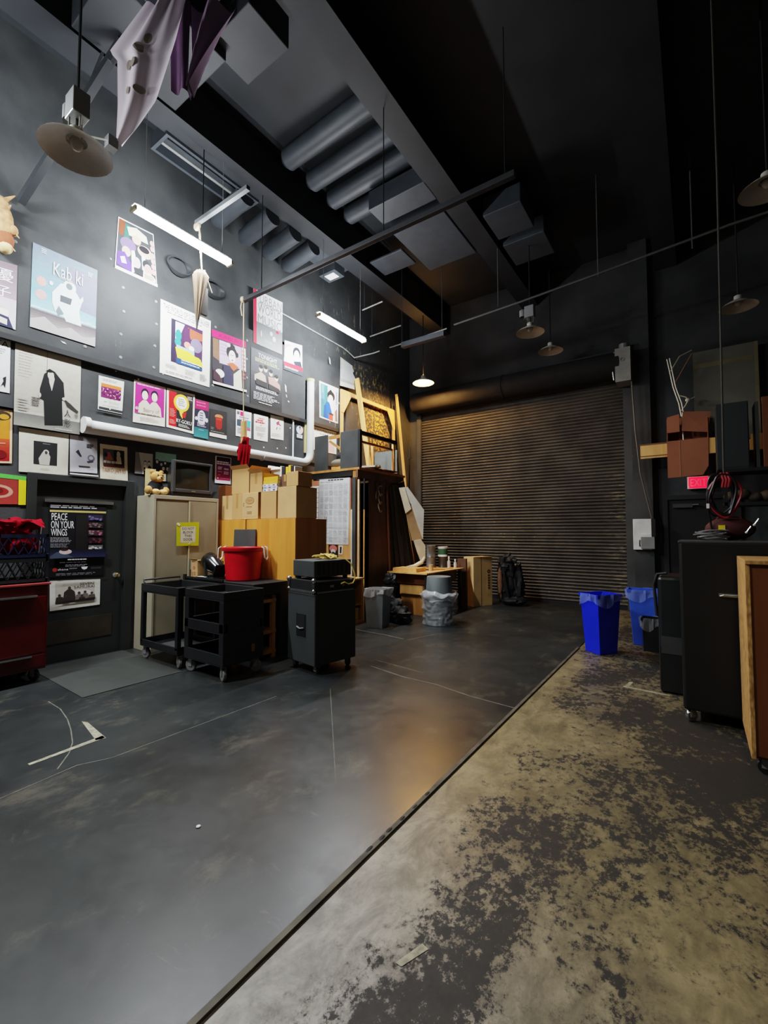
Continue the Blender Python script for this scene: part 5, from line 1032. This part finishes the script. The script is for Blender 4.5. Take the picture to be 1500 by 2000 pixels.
b = MB(); b.lathe([(.22,.45),(.2,.76),(.195,.775),(.14,.775),(.13,.768),(.001,.768)], c, GREY, 36); tag(b.build('upturned_bin', None, True), 'grey bin turned upside down inside the bagged round bin', 'bin')
t = thing('cardboard_box', 'tall tan carton printed with a logo standing before the roller door', 'cardboard box', (2.33,8.45,0), math.radians(64.5))
P = WM[t.name]
b = MB(); b.M = P; b.box(0,0,0,.5,.3,1.0,mat('light_carton', (226,188,128), .85, scale=3)); b.build('body', t, False, .004)
b = MB(); b.M = P; b.box(.2,-.003,.0,.21,.0,1.0,CARDD); b.box(.0,.1,1.0,.5,.12,1.003,TAPE); b.prism([(.02,0,1.0),(.5,0,1.0),(.58,-.03,1.0),(.56,-.1,1.01)], (0,0,.004), CARDB); b.build('flap', t)
q = [P @ Vector(p) for p in ((.36,-.002,.74),(.46,-.002,.74),(.46,-.002,.22),(.36,-.002,.22))]
s = Sheet(q, P.to_3x3() @ Vector((0,-1,0)), thick=.0003, bm=mat('light_carton',(0,0,0))); s.ell(.5,.08,.42,.075,(70,50,36)); s.ell(.5,.08,.2,.035,(190,150,100))
for i in range(6): s.rect(.25,.2+i*.1,.75,.27+i*.1,(90,64,46))
s.mb.build('printed_mark', t)
b = MB(); b.box(2.03,8.34,0,2.22,8.4,.97,CARDD); tag(b.build('flattened_carton', None, False, .003), 'flattened brown carton standing against the tall printed one', 'cardboard box')
b = MB(); b.lump((2.78,9.1,.80),(.17,.15,.24),DARK,.5); b.lump((2.92,9.02,.93),(.1,.08,.06),BLK,.5); b.lump((2.76,9.12,.45),(.17,.15,.42),DARK,.4); b.lump((2.98,9.2,.4),(.13,.12,.36),DARK,.5); b.lump((2.70,8.96,.48),(.05,.05,.3),mat('brown_lining', (110,76,52), .9),.3); b.lump((2.9,9.15,.1),(.26,.2,.09),DARK,.3)
b.tube([(2.74,8.97,.95),(2.8,8.92,.6),(2.86,8.97,.2)], .02, BLK, 6)
tag(b.build('black_bag', None, True), 'slumped black bag with a brown lining right of the tall printed carton', 'bag')
b = MB(); b.lump((1.78,6.33,.2),(.2,.13,.2),DARK,.5); b.lump((2.0,6.27,.13),(.18,.13,.13),DARK,.5); b.lump((1.62,6.27,.36),(.16,.08,.05),BLK,.6); b.box(1.58,6.22,.02,1.66,6.26,.24,mat('brown_lining',(0,0,0))); b.lump((1.7,6.3,.1),(.2,.12,.09),DARK,.5)
tag(b.build('black_bag', None, True), 'black bags heaped on the floor between the grey bins', 'bag')
b = MB(); b.lump((1.55,6.6,.66),(.13,.07,.12),BLK,.4); b.box(1.45,6.56,0,1.48,6.63,.55,DARK); b.box(1.62,6.56,0,1.65,6.63,.55,DARK); b.box(1.42,6.52,.52,1.68,6.66,.56,DARK)
tag(b.build('small_stool', None, False, .004), 'low black stool behind the square grey bin', 'stool')

# ------------------------------------------------------------------ right side: recycling bins, cases, shelf
def slim_bin(name, lab, loc, rz, w0, d0, w1, d1, h, m, cx, cy):
    t = thing(name, lab, 'bin', loc, rz); P = WM[t.name]
    b = MB(); b.M = P; b.taper((cx,cy,0),w0,d0,(cx,cy,h),w1,d1,m); b.f.pop(1); b.mi.pop(1)
    k = len(b.f); b.taper((cx,cy,.01),w0-.02,d0-.02,(cx,cy,h),w1-.02,d1-.02,m); b.f.pop(k+1); b.mi.pop(k+1)
    b.build('bin_body', t, False, .006)
    b = MB(); b.M = P; e=.012
    for a in ((-w1/2-e,-d1/2-e,w1/2+e,-d1/2+.002),(-w1/2-e,d1/2-.002,w1/2+e,d1/2+e),(-w1/2-e,-d1/2,-w1/2+.002,d1/2),(w1/2-.002,-d1/2,w1/2+e,d1/2)): b.box(cx+a[0],cy+a[1],h-.035,cx+a[2],cy+a[3],h,m)
    b.build('rim', t)
    b = MB(); b.M = P; liner(b,cx,cy,h+.006,w1+.02,d1+.02,BAGB if m is not BLKP else BAG,.13,.012); b.build('bin_liner', t, True)
    return t
slim_bin('recycling_bin','bright blue recycling bin with a clear liner at the edge of the tan floor',(5.03,6.06,ZT),math.radians(53),.27,.24,.36,.30,.74,BLUE,.14,.12)
slim_bin('recycling_bin','paler blue recycling bin, farther back beside the door column',(5.43,7.03,ZT),math.radians(4),.26,.22,.36,.28,.74,BLUE2,0,0)
slim_bin('waste_bin','small black waste bin in front of the paler blue bin',(5.55,6.7,ZT),0,.2,.16,.22,.18,.42,BLKP,0,0)
b = MB(); b.box(5.62,6.82,.43,5.64,6.86,.62,PAPER); b.box(5.6,6.81,ZT,5.68,6.86,.43,DARK); tag(b.build('dustpan', None, False, .004), 'upright dustpan with a pale handle behind the small black bin', 'dustpan')
t = thing('road_case', 'tall black wheeled case under the tangle of cables', 'case', (6.4,4.6,ZT))
b = MB(); b.box(5.92,4.34,.09,6.95,4.92,1.43,mat('case_black', (24,24,25), .45)); b.build('case_body', t, False, .02)
b = MB(); b.box(5.915,4.335,1.415,6.955,4.925,1.435,BPANEL); b.build('lid_edge', t, False, .006)
b = MB(); b.box(6.17,4.325,1.005,6.32,4.34,1.03,LUM); b.tube([(6.18,4.32,1.01),(6.2,4.31,1.02),(6.3,4.31,1.02),(6.31,4.32,1.01)], .007, STEEL, 6); b.build('handle', t)
for x,y in ((5.97,4.40),(6.88,4.40),(5.97,4.86),(6.88,4.86)): caster(t,x,y,ZT,.048,CHR,ang=.8)
t = thing('storage_chest', 'black chest with a rounded top edge behind the tall wheeled case', 'chest', (6.1,5.3,ZT))
b = MB(); b.box(5.72,5.02,ZT,6.5,5.55,1.08,mat('trunk_black', (34,37,38), .35)); b.build('trunk_body', t, False, .03)
b = MB(); b.box(5.73,5.012,ZT+.02,5.98,5.02,.42,mat('trunk_foot', (26,26,27), .5)); b.box(5.74,5.008,.36,5.97,5.014,.52,mat('scuffed_panel', (64,64,64), .5)); b.build('front_plate', t)
b = MB(); b.tube([(5.71,5.06,.7),(5.69,5.06,1.0),(5.72,5.05,1.1),(5.8,5.04,1.115)], .014, BLK, 8); b.build('handle', t, True)
t = thing('wooden_crate', 'brown crate with a particle board side at the right edge', 'crate', (6.7,3.95,ZT))
b = MB(); b.box(6.285,3.62,.1,6.31,4.29,1.30,OSB); b.build('side_panel', t, False, .003)
b = MB(); b.box(6.285,3.605,1.30,7.3,4.29,1.325,OSB); b.build('top_panel', t, False, .003)
b = MB(); b.box(6.311,3.63,.12,7.28,3.65,1.30,REDWD); b.build('front_panel', t)
b = MB(); b.box(6.311,3.65,.1,7.28,4.28,.12,REDWD); b.box(7.26,3.65,.12,7.28,4.28,1.3,OSB); b.build('base_panel', t)
for x,y in ((6.36,3.72),(7.2,3.72),(6.36,4.24),(7.2,4.24)): caster(t,x,y,ZT,.046,BLK)
b = MB(); pts = []
for i in range(60): a = i*.55; rr = .1+.02*math.sin(i*.7); pts.append((6.14+rr*math.cos(a), 4.52+.09*math.sin(a), 1.447+.0012*i+.006*math.sin(i*1.3)))
b.tube(pts, .007, mat('grey_cable', (104,104,104), .4), 6); tag(b.build('cable_coil', None, True), 'flat coil of grey cable lying on the tall wheeled case', 'cable')
t = thing('tool_bag', 'dark maroon bag with a yellow tag on the tall wheeled case', 'bag', (6.3,4.7,1.435))
b = MB(); b.ell((6.27,4.68,1.53),(.17,.1,.095),mat('maroon_cloth', (70,24,24), .8)); b.tube([(6.16,4.72,1.56),(6.2,4.74,1.63),(6.34,4.74,1.63),(6.38,4.72,1.56)], .012, mat('maroon_cloth',(0,0,0)), 6); b.build('body', t, True)
b = MB(); b.box(6.19,4.578,1.5,6.235,4.584,1.56,mat('yellow_tag', (226,206,40), .5)); b.build('yellow_tag', t)
for x,z in ((6.37,1.5),(6.42,1.56)):
    b = MB(); b.tube([(x,4.6,z),(x+.03,4.6,z+.05)], .006, LUM, 6); b.ell((x,4.6,z),(.01,.01,.01),WHT,8,6); b.build('clip', t, True)
RP = mat('hanging_rope', (66,64,58), .8)
b = MB(); b.tube([(6.27,4.62,7.1),(6.265,4.62,4.5),(6.25,4.62,3.0),(6.24,4.62,2.0)], .009, RP, 6); tag(b.build('hanging_rope', None, True), 'long rope hanging from the ceiling to the dark cable coil', 'rope')
b = MB(); BC = mat('black_cable', (26,26,28), .3); RC = mat('red_cable', (150,22,34), .4)
for k in range(7):
    dx = .012*k; pts = [(6.225+.014*math.sin(k*2.1)+(.085+.016*math.sin(k*1.7))*math.cos(a)+.012*math.sin(a*3+k), 4.60+.012*k-.03, 1.80+.012*math.cos(k*1.3)+(.165+.012*math.sin(k*2.7))*math.sin(a)+.014*math.sin(a*2+k*1.9)) for a in [2*PI*i/26 for i in range(26)]]
    b.tube(pts, .009, RC if k in (1,4) else BC, 6, True)
for k in range(3): b.tube([(6.22+.02*k,4.58,1.99),(6.235+.02*k,4.57,1.93),(6.225+.02*k,4.58,1.87)], .012, RC, 6)
b.tube([(6.13,4.58,1.86),(6.12,4.58,1.72),(6.14,4.6,1.6),(6.15,4.6,1.5)], .008, BC, 6); b.box(6.115,4.57,1.70,6.135,4.585,1.74,WHT)
tag(b.build('cable_coil', None, True), 'hanging coil of black and red cable over the tall wheeled case', 'cable')
b = MB(); b.ell((6.62,4.62,1.5),(.09,.09,.07),BLK); b.ell((6.58,4.56,1.52),(.03,.03,.03),WHT,12,8); tag(b.build('headset', None, True), 'small black and white gear at the right end of the wheeled case top', 'gear')
t = thing('exit_sign', 'lit red exit sign over the dark back door', 'exit sign', (6.08,9.7,2.39))
b = MB(); b.box(5.93,9.68,2.28,6.25,9.76,2.5,WHT); b.box(6.05,9.76,2.35,6.13,9.8,2.43,WHT); b.build('housing', t, False, .006)
b = MB(); b.box(5.955,9.672,2.295,6.235,9.68,2.485,EXITG); fc = b.build('sign_face', t)
s = Sheet([(5.95,9.671,2.485),(6.235,9.671,2.485),(6.235,9.671,2.295),(5.95,9.671,2.295)], (0,-1,0), thick=.0002, bm=EXITG); s.mb = MB(); s.text('EXIT',.1,.16,.92,.84,(255,214,214)); s.mb.build('lettering', fc)
t = thing('control_box', 'silver door control box with a switch below on the column', 'control box', (5.22,9.58,1.47))
b = MB(); b.box(5.07,9.52,1.18,5.37,9.6,1.75,mat('box_silver', (222,226,226), .45)); b.build('back_plate', t, False, .006)
b = MB(); b.box(5.2,9.45,1.2,5.42,9.52,1.42,STEEL); b.box(5.37,9.46,1.42,5.44,9.52,1.75,DARK); b.tube([(5.18,9.5,1.36),(5.18,9.46,1.3),(5.18,9.5,1.24)], .012, BLK, 6); b.build('switch_box', t, False, .006)
b = MB(); b.box(5.2,9.515,1.45,5.35,9.52,1.47,WHT); b.build('label_strip', t)
t = thing('loft_shelf', 'pine fronted high shelf over the back door', 'shelf', (6.4,9.4,3.0))
b = MB(); b.box(5.25,9.22,2.83,8.2,9.27,3.09,PINE); b.build('front_board', t)
b = MB(); b.box(5.25,9.27,3.04,8.2,9.8,3.09,PINED); b.build('deck', t)
b = MB(); b.box(5.24,9.215,3.065,5.66,9.225,3.09,mat('nailer_dark', (110,80,50), .6)); b.box(5.25,9.215,2.86,5.66,9.222,2.875,mat('nailer_dark',(0,0,0))); b.build('groove_strip', t)
CDR = mat('brown_card', (150,98,72), .85, scale=2)
t = thing('cardboard_box', 'open brown carton with a long flap hanging over the high shelf', 'cardboard box', (5.95,9.3,3.09))
b = MB(); b.box(5.66,9.56,3.095,6.25,9.58,3.56,CDR); b.box(5.66,9.25,3.095,5.67,9.56,3.5,CDR); b.box(6.24,9.25,3.095,6.25,9.56,3.45,CDR); b.box(5.66,9.25,3.092,6.25,9.58,3.097,CDR); b.build('body', t)
b = MB(); b.prism([(5.66,9.2,2.45),(6.16,9.2,2.47),(6.24,9.2,2.62),(6.25,9.2,3.10),(5.66,9.2,3.095)], (0,.012,0), CDR); b.prism([(5.84,9.195,2.46),(5.85,9.195,2.46),(5.85,9.195,3.08),(5.84,9.195,3.08)], (0,.004,0), mat('card_crease', (176,126,98), .85)); b.build('front_flap', t)
b = MB(); b.prism([(5.67,9.25,3.25),(5.85,9.23,3.25),(5.85,9.23,3.56),(5.67,9.25,3.53)], (0,.006,0), CDR); b.prism([(5.88,9.24,3.26),(6.24,9.26,3.2),(6.3,9.28,3.55),(5.9,9.24,3.6)], (0,.006,0), CDR); b.build('side_flap', t)
b = MB(); b.box(6.07,9.62,3.092,6.97,9.65,4.72,mat('grey_board', (104,104,94), .6, scale=2)); b.box(6.92,9.615,3.092,6.97,9.62,4.72,mat('board_edge', (120,112,84), .6)); b.box(6.07,9.617,4.42,6.9,9.62,4.5,mat('board_edge',(0,0,0)))
tag(b.build('tall_grey_board'), 'tall grey panel standing on the high shelf under a pendant lamp', 'panel')
t = thing('folding_stand', 'pale folded metal stand beside the tall grey panel', 'stand', (5.8,9.3,3.5))
FS = mat('pale_tube', (196,190,172), .4, .3)
b = MB(); b.tube([(5.69,9.4,4.62),(5.77,9.4,4.1),(5.85,9.4,3.78),(5.88,9.4,3.55)], .012, FS, 8); b.tube([(5.73,9.37,4.62),(5.81,9.37,4.08),(5.89,9.37,3.78),(5.92,9.37,3.55)], .012, FS, 8); b.build('upright_tube', t, True)
b = MB(); b.tube([(5.74,9.37,4.38),(5.88,9.37,4.62),(6.06,9.4,4.7)], .011, FS, 8); b.tube([(5.8,9.37,4.15),(6.06,9.4,4.64)], .011, mat('rusty_tube', (150,110,84), .5), 8); b.build('brace_tube', t, True)
b = MB(); b.tube([(5.86,9.37,3.92),(5.95,9.37,3.88),(5.99,9.37,3.82),(5.94,9.37,3.72),(5.88,9.37,3.64)], .012, FS, 8); b.tube([(5.99,9.37,3.82),(6.08,9.4,3.86)], .011, FS, 8); b.ell((5.98,9.37,3.82),(.04,.02,.035),FS,10,8); b.build('elbow_bracket', t, True)
b = MB(); b.tube([(5.9,9.33,3.1),(5.89,9.33,3.4),(5.9,9.32,3.6)], .012, FS, 8); b.build('lower_tube', t, True)
t = thing('steel_rack', 'dark steel rack at the right holding a black speaker', 'rack', (7.0,8.6,0))
for x,y in ((6.42,8.4),(7.8,8.4),(6.42,8.95),(7.8,8.95)):
    b = MB(); b.box(x-.02,y-.02,ZT,x+.02,y+.02,2.4,DARK); b.build('upright', t)
for z in (.3,1.9,2.4):
    b = MB(); b.box(6.4,8.38,z,7.82,8.97,z+.05,DARK); b.build('rack_shelf', t)
t = thing('loudspeaker', 'black loudspeaker on the steel rack before the tall grey panel', 'speaker', (6.68,8.65,2.45))
b = MB(); b.box(6.33,8.45,2.45,6.72,8.9,3.46,BLKC); b.build('cabinet', t, False, .01)
b = MB(); b.box(6.345,8.443,2.48,6.705,8.45,3.43,mat('speaker_grille', (46,49,50), .8, bump=.5, scale=150)); b.build('grille', t)
b = MB(); b.box(6.72,8.5,2.9,6.74,8.6,3.1,STEEL); b.build('side_handle', t)
b = MB(); b.box(6.80,8.5,2.452,6.84,8.9,3.44,BPANEL); tag(b.build('narrow_board', None, False, .003), 'narrow dark board standing right of the loudspeaker', 'panel')
b = MB(); b.box(6.88,8.5,2.452,7.35,8.55,3.5,REDWD); tag(b.build('plywood_sheet', None, False, .003), 'brown plywood sheet at the right edge beside the loudspeaker', 'panel')
b = MB(); 
for i in range(9): b.ell((6.5+.14*i,8.65,1.95+.1+.03*math.sin(i*2.)),(.1,.14,.08+.02*math.sin(i*3)),mat('drab_cloth', (70,62,50), .9),12,8)
tag(b.build('cloth_heap', None, True), 'drab cloth heaped on the middle level of the steel rack', 'cloth')

# ------------------------------------------------------------------ ropes, umbrella, gloves, banner, ornament
b = MB(); b.tube([(.9,3.19,5.46),(.9,3.2,5.2),(.9,3.24,4.88)], .008, ROPE, 6); b.tube([(.93,3.17,5.46),(.95,3.18,5.3),(.9,3.24,4.9)], .006, ROPE, 6)
for k in range(4): b.tube([(.9,3.2,4.86-.02*k),(.94,3.26,4.87-.02*k),(.9,3.3,4.86-.02*k),(.86,3.24,4.87-.02*k)], .008, ROPE, 6, True)
b.tube([(.92,3.28,4.85),(.94,3.33,4.7),(.95,3.36,4.62)], .006, ROPE, 6)
tag(b.build('hanging_rope', None, True), 'rope from the pulley strut tied to the folded umbrella', 'rope')
t = thing('folded_umbrella', 'folded tan paper umbrella hanging upside down by a rope before the wall', 'umbrella', (.9,3.22,4.2))
UM = mat('umbrella_tan', (88,70,48), .8); UD = mat('umbrella_dark', (58,54,50), .8)
b = MB(); vs = []; fs = []
prof = [(.02,4.22),(.035,4.35),(.06,4.6),(.085,4.8),(.05,4.86)]; K = 20
for r,z in prof:
    for k in range(K):
        a = 2*PI*k/K; q = r*(1.18 if k%2 else .82); vs.append((.9+q*math.cos(a), 3.19+.06*(z-4.2)+q*math.sin(a), z))
for i in range(4):
    for k in range(K): fs.append((i*K+k,i*K+(k+1)%K,(i+1)*K+(k+1)%K,(i+1)*K+k))
b.add(vs, fs, UM); b.build('canopy', t)
b = MB(); b.tube([(.9,3.19,4.22),(.9,3.185,4.08)], [.02,.008], UD, 8); b.build('tip', t, True)
b = MB(); b.box(.82,3.27,4.34,.86,3.36,4.7,UD); b.build('dark_fold', t)
b = MB(); b.tube([(.6,4.12,4.92),(.6,4.13,3.9),(.6,4.15,3.12)], .008, ROPE, 6); b.tube([(.58,4.1,4.95),(.57,4.09,4.85),(.59,4.1,4.72)], .008, ROPE, 6); b.ell((.6,4.1,4.96),(.03,.04,.05),ROPE,10,8)
tag(b.build('hanging_rope', None, True), 'rope from the long dark strut down to the cardboard tube', 'rope')
b = MB(); b.tube([(.6,4.155,3.14),(.6,4.16,2.74)], .045, CARD, 16); b.tube([(.6,4.158,2.92),(.6,4.158,2.9)], .05, CARDB, 16); tag(b.build('cardboard_tube', None, True), 'cardboard tube hanging on a rope above the cartons', 'tube')
b = MB()
b.grid(lambda u,v:(.66+.03*math.sin(9*u+4*v), 4.145+(.04+.10*v*(1-.35*v))*(u-.5)*2.2-.02*v, 2.90-.22*v-.09*abs(math.sin(7*u))*v), 20, 10, REDC)
for y,l in ((4.06,.12),(4.11,.2),(4.16,.26),(4.21,.16)): b.tube([(.66,y,2.78),(.67,y-.02,2.70),(.66,y-.03,2.78-l-.12)], [.03,.03,.018], REDC, 8)
tag(b.build('red_gloves', None, True), 'pair of red gloves hanging over the cartons below the cardboard tube', 'gloves')
# satin banner hanging from the overhead structure (local axes: a along the room diagonal, h up)
RA = Vector((.819,.574,0)); FD = Vector((-.574,.819,0)); B0 = Vector((1.858,1.764,4.99))
SAT = mat('lilac_satin', (240,228,238), .38, var=.05, scale=3); SATP = mat('purple_satin', (120,92,124), .4, var=.2, scale=3); GOLDP = mat('olive_print', (156,148,134), .5)
def poly_at(pts, v):
    for (v0,a0,h0),(v1,a1,h1) in zip(pts, pts[1:]):
        if v <= v1: t = (v-v0)/(v1-v0); return a0+(a1-a0)*t, h0+(h1-h0)*t
    return pts[-1][1:]
Lb = [(0,.345,1.5),(.41,-.092,.883),(.462,-.014,.80),(.75,0,.377),(1,-.005,-.01)]; Rb = [(0,.60,1.5),(.32,.51,1.02),(.5,.44,.745),(.72,.35,.423),(.89,.19,.17),(1,.05,.0)]
def ban(u,v):
    h = 1.5*(1-v); a0 = poly_at(Lb,v)[0]; a1 = poly_at(Rb,v)[0]
    d = .035*math.sin(u*9+1.5*v)*(1-.5*v)+.02*math.sin(u*19+3)*(1-v)+.03*u
    return B0+RA*(a0+(a1-a0)*u)+Vector((0,0,h))+FD*d
t = thing('satin_banner', 'lilac and purple satin banner hanging from the ceiling at the upper left', 'banner', tuple(B0))
b = MB(); b.grid(ban, 24, 30, SAT); b.build('front_cloth', t, True)
b = MB()
def blob(u0,v0,ru,rv):
    pts = []
    for i in range(14):
        a = 2*PI*i/14; pts.append(ban(u0+ru*math.cos(a), v0+rv*math.sin(a))-FD*.012)
    b.add(pts, [tuple(range(14))], GOLDP)
for q in ((.55,.66,.12,.025),(.28,.67,.05,.025),(.35,.5,.06,.03),(.24,.5,.05,.035),(.5,.41,.07,.03),(.56,.34,.05,.03)): blob(*q)
b.build('printed_swirls', t)
b = MB(); b.grid(lambda u,v: B0+RA*(.40+.03*v+(.20-.04*v)*u)+Vector((0,0,1.5-.88*v-.02*u))+FD*(.12+.04*math.sin(u*6)), 12, 12, SATP); b.build('inner_fold', t, True)
b = MB(); b.grid(lambda u,v: B0+RA*(.58-.01*v+(.42-.38*v)*u)+Vector((0,0,1.52-.9*v+.06*u*v))+FD*(.16+.07*math.sin(u*9+v*2)), 18, 14, mat('mauve_satin', (160,136,160), .4, var=.15, scale=3)); b.build('side_cloth', t, True)
b = MB(); b.bar(tuple(B0+RA*-.12+Vector((0,0,.86))+FD*.08), tuple(B0+RA*.42+Vector((0,0,1.62))+FD*.08), .04,.04, STRUT); b.build('hanging_bar', t)
b = MB(); b.tube([(1.5,1.45,4.98),(1.7,1.6,5.02),(1.86,1.72,4.98)], .008, FS, 6); b.box(1.80,1.70,4.93,1.88,1.78,5.03,STEEL); tag(b.build('lamp_cable', None, True), 'short pale cable looping between the large pendant lamp and the banner', 'cable')
b = MB(); LF = mat('dried_leaf', (196,152,106), .9, bump=.5, scale=18, var=.3)
for y,z,ry,rz_,m in ((1.42,4.78,.1,.2,LF),(1.44,4.6,.09,.12,mat('dried_rust', (150,86,56), .9, bump=.5, scale=18)),(1.40,4.95,.08,.1,LF),(1.45,4.52,.07,.07,mat('dried_pale', (226,196,140), .9, bump=.5, scale=18)),(1.51,4.73,.05,.06,LF)): b.ell((.12,y,z),(.06,ry,rz_),m,14,8)
for p,q,r in (((.13,1.42,5.0),(.16,1.51,5.1),.03),((.13,1.5,4.74),(.16,1.56,4.66),.018),((.13,1.44,4.9),(.16,1.48,4.98),.03),((.14,1.46,4.56),(.16,1.53,4.5),.02)): b.tube([p,q],[r,.005],LF,6)
tag(b.build('dried_ornament', None, True), 'ragged tan dried leaf ornament on the wall, cut by the left edge', 'ornament')
for y,z,lab in ((3.42,5.33,'black coiled cable on the wall above the large white poster, nearer coil'),(3.98,5.25,'black coiled cable on the wall above the pink banded poster, farther coil')):
    b = MB()
    for k in range(4): b.tube([(.03+.012*k,y+(.15+.01*k)*math.cos(a),z+(.13-.008*k)*math.sin(a)) for a in [2*PI*i/22 for i in range(22)]], .014, mat('black_hose', (54,57,60), .4), 6, True)
    tag(b.build('wall_cable', None, True), lab, 'cable')
# ------------------------------------------------------------------ camera and world
F = 870.0
cam = bpy.data.cameras.new('camera'); cam.sensor_fit = 'HORIZONTAL'; cam.sensor_width = 36; cam.lens = F/1500*36; cam.clip_start = .05
co = bpy.data.objects.new('camera', cam); COL.objects.link(co)
pt = math.atan(40/F); ya = math.radians(35)
fw = Vector((-math.sin(ya)*math.cos(pt), math.cos(ya)*math.cos(pt), math.sin(pt))); rt = Vector((math.cos(ya), math.sin(ya), 0)); up = rt.cross(fw)
co.matrix_world = Matrix(((rt.x,up.x,-fw.x,6.04),(rt.y,up.y,-fw.y,0),(rt.z,up.z,-fw.z,1.5),(0,0,0,1)))
SC.camera = co
w = bpy.data.worlds.new('world'); SC.world = w; w.use_nodes = True
w.node_tree.nodes['Background'].inputs[0].default_value = (.6,.7,1,1); w.node_tree.nodes['Background'].inputs[1].default_value = .009
area('fill_light', (6.6,-1.0,6.0), .3, 1.2, 22, (1,.86,.66), (0,0,0))  # unseen warm fill added behind the camera, no fixture belongs to it
SC.view_settings.view_transform = 'Filmic'; SC.view_settings.look = 'Medium High Contrast'; SC.view_settings.exposure = 1.15
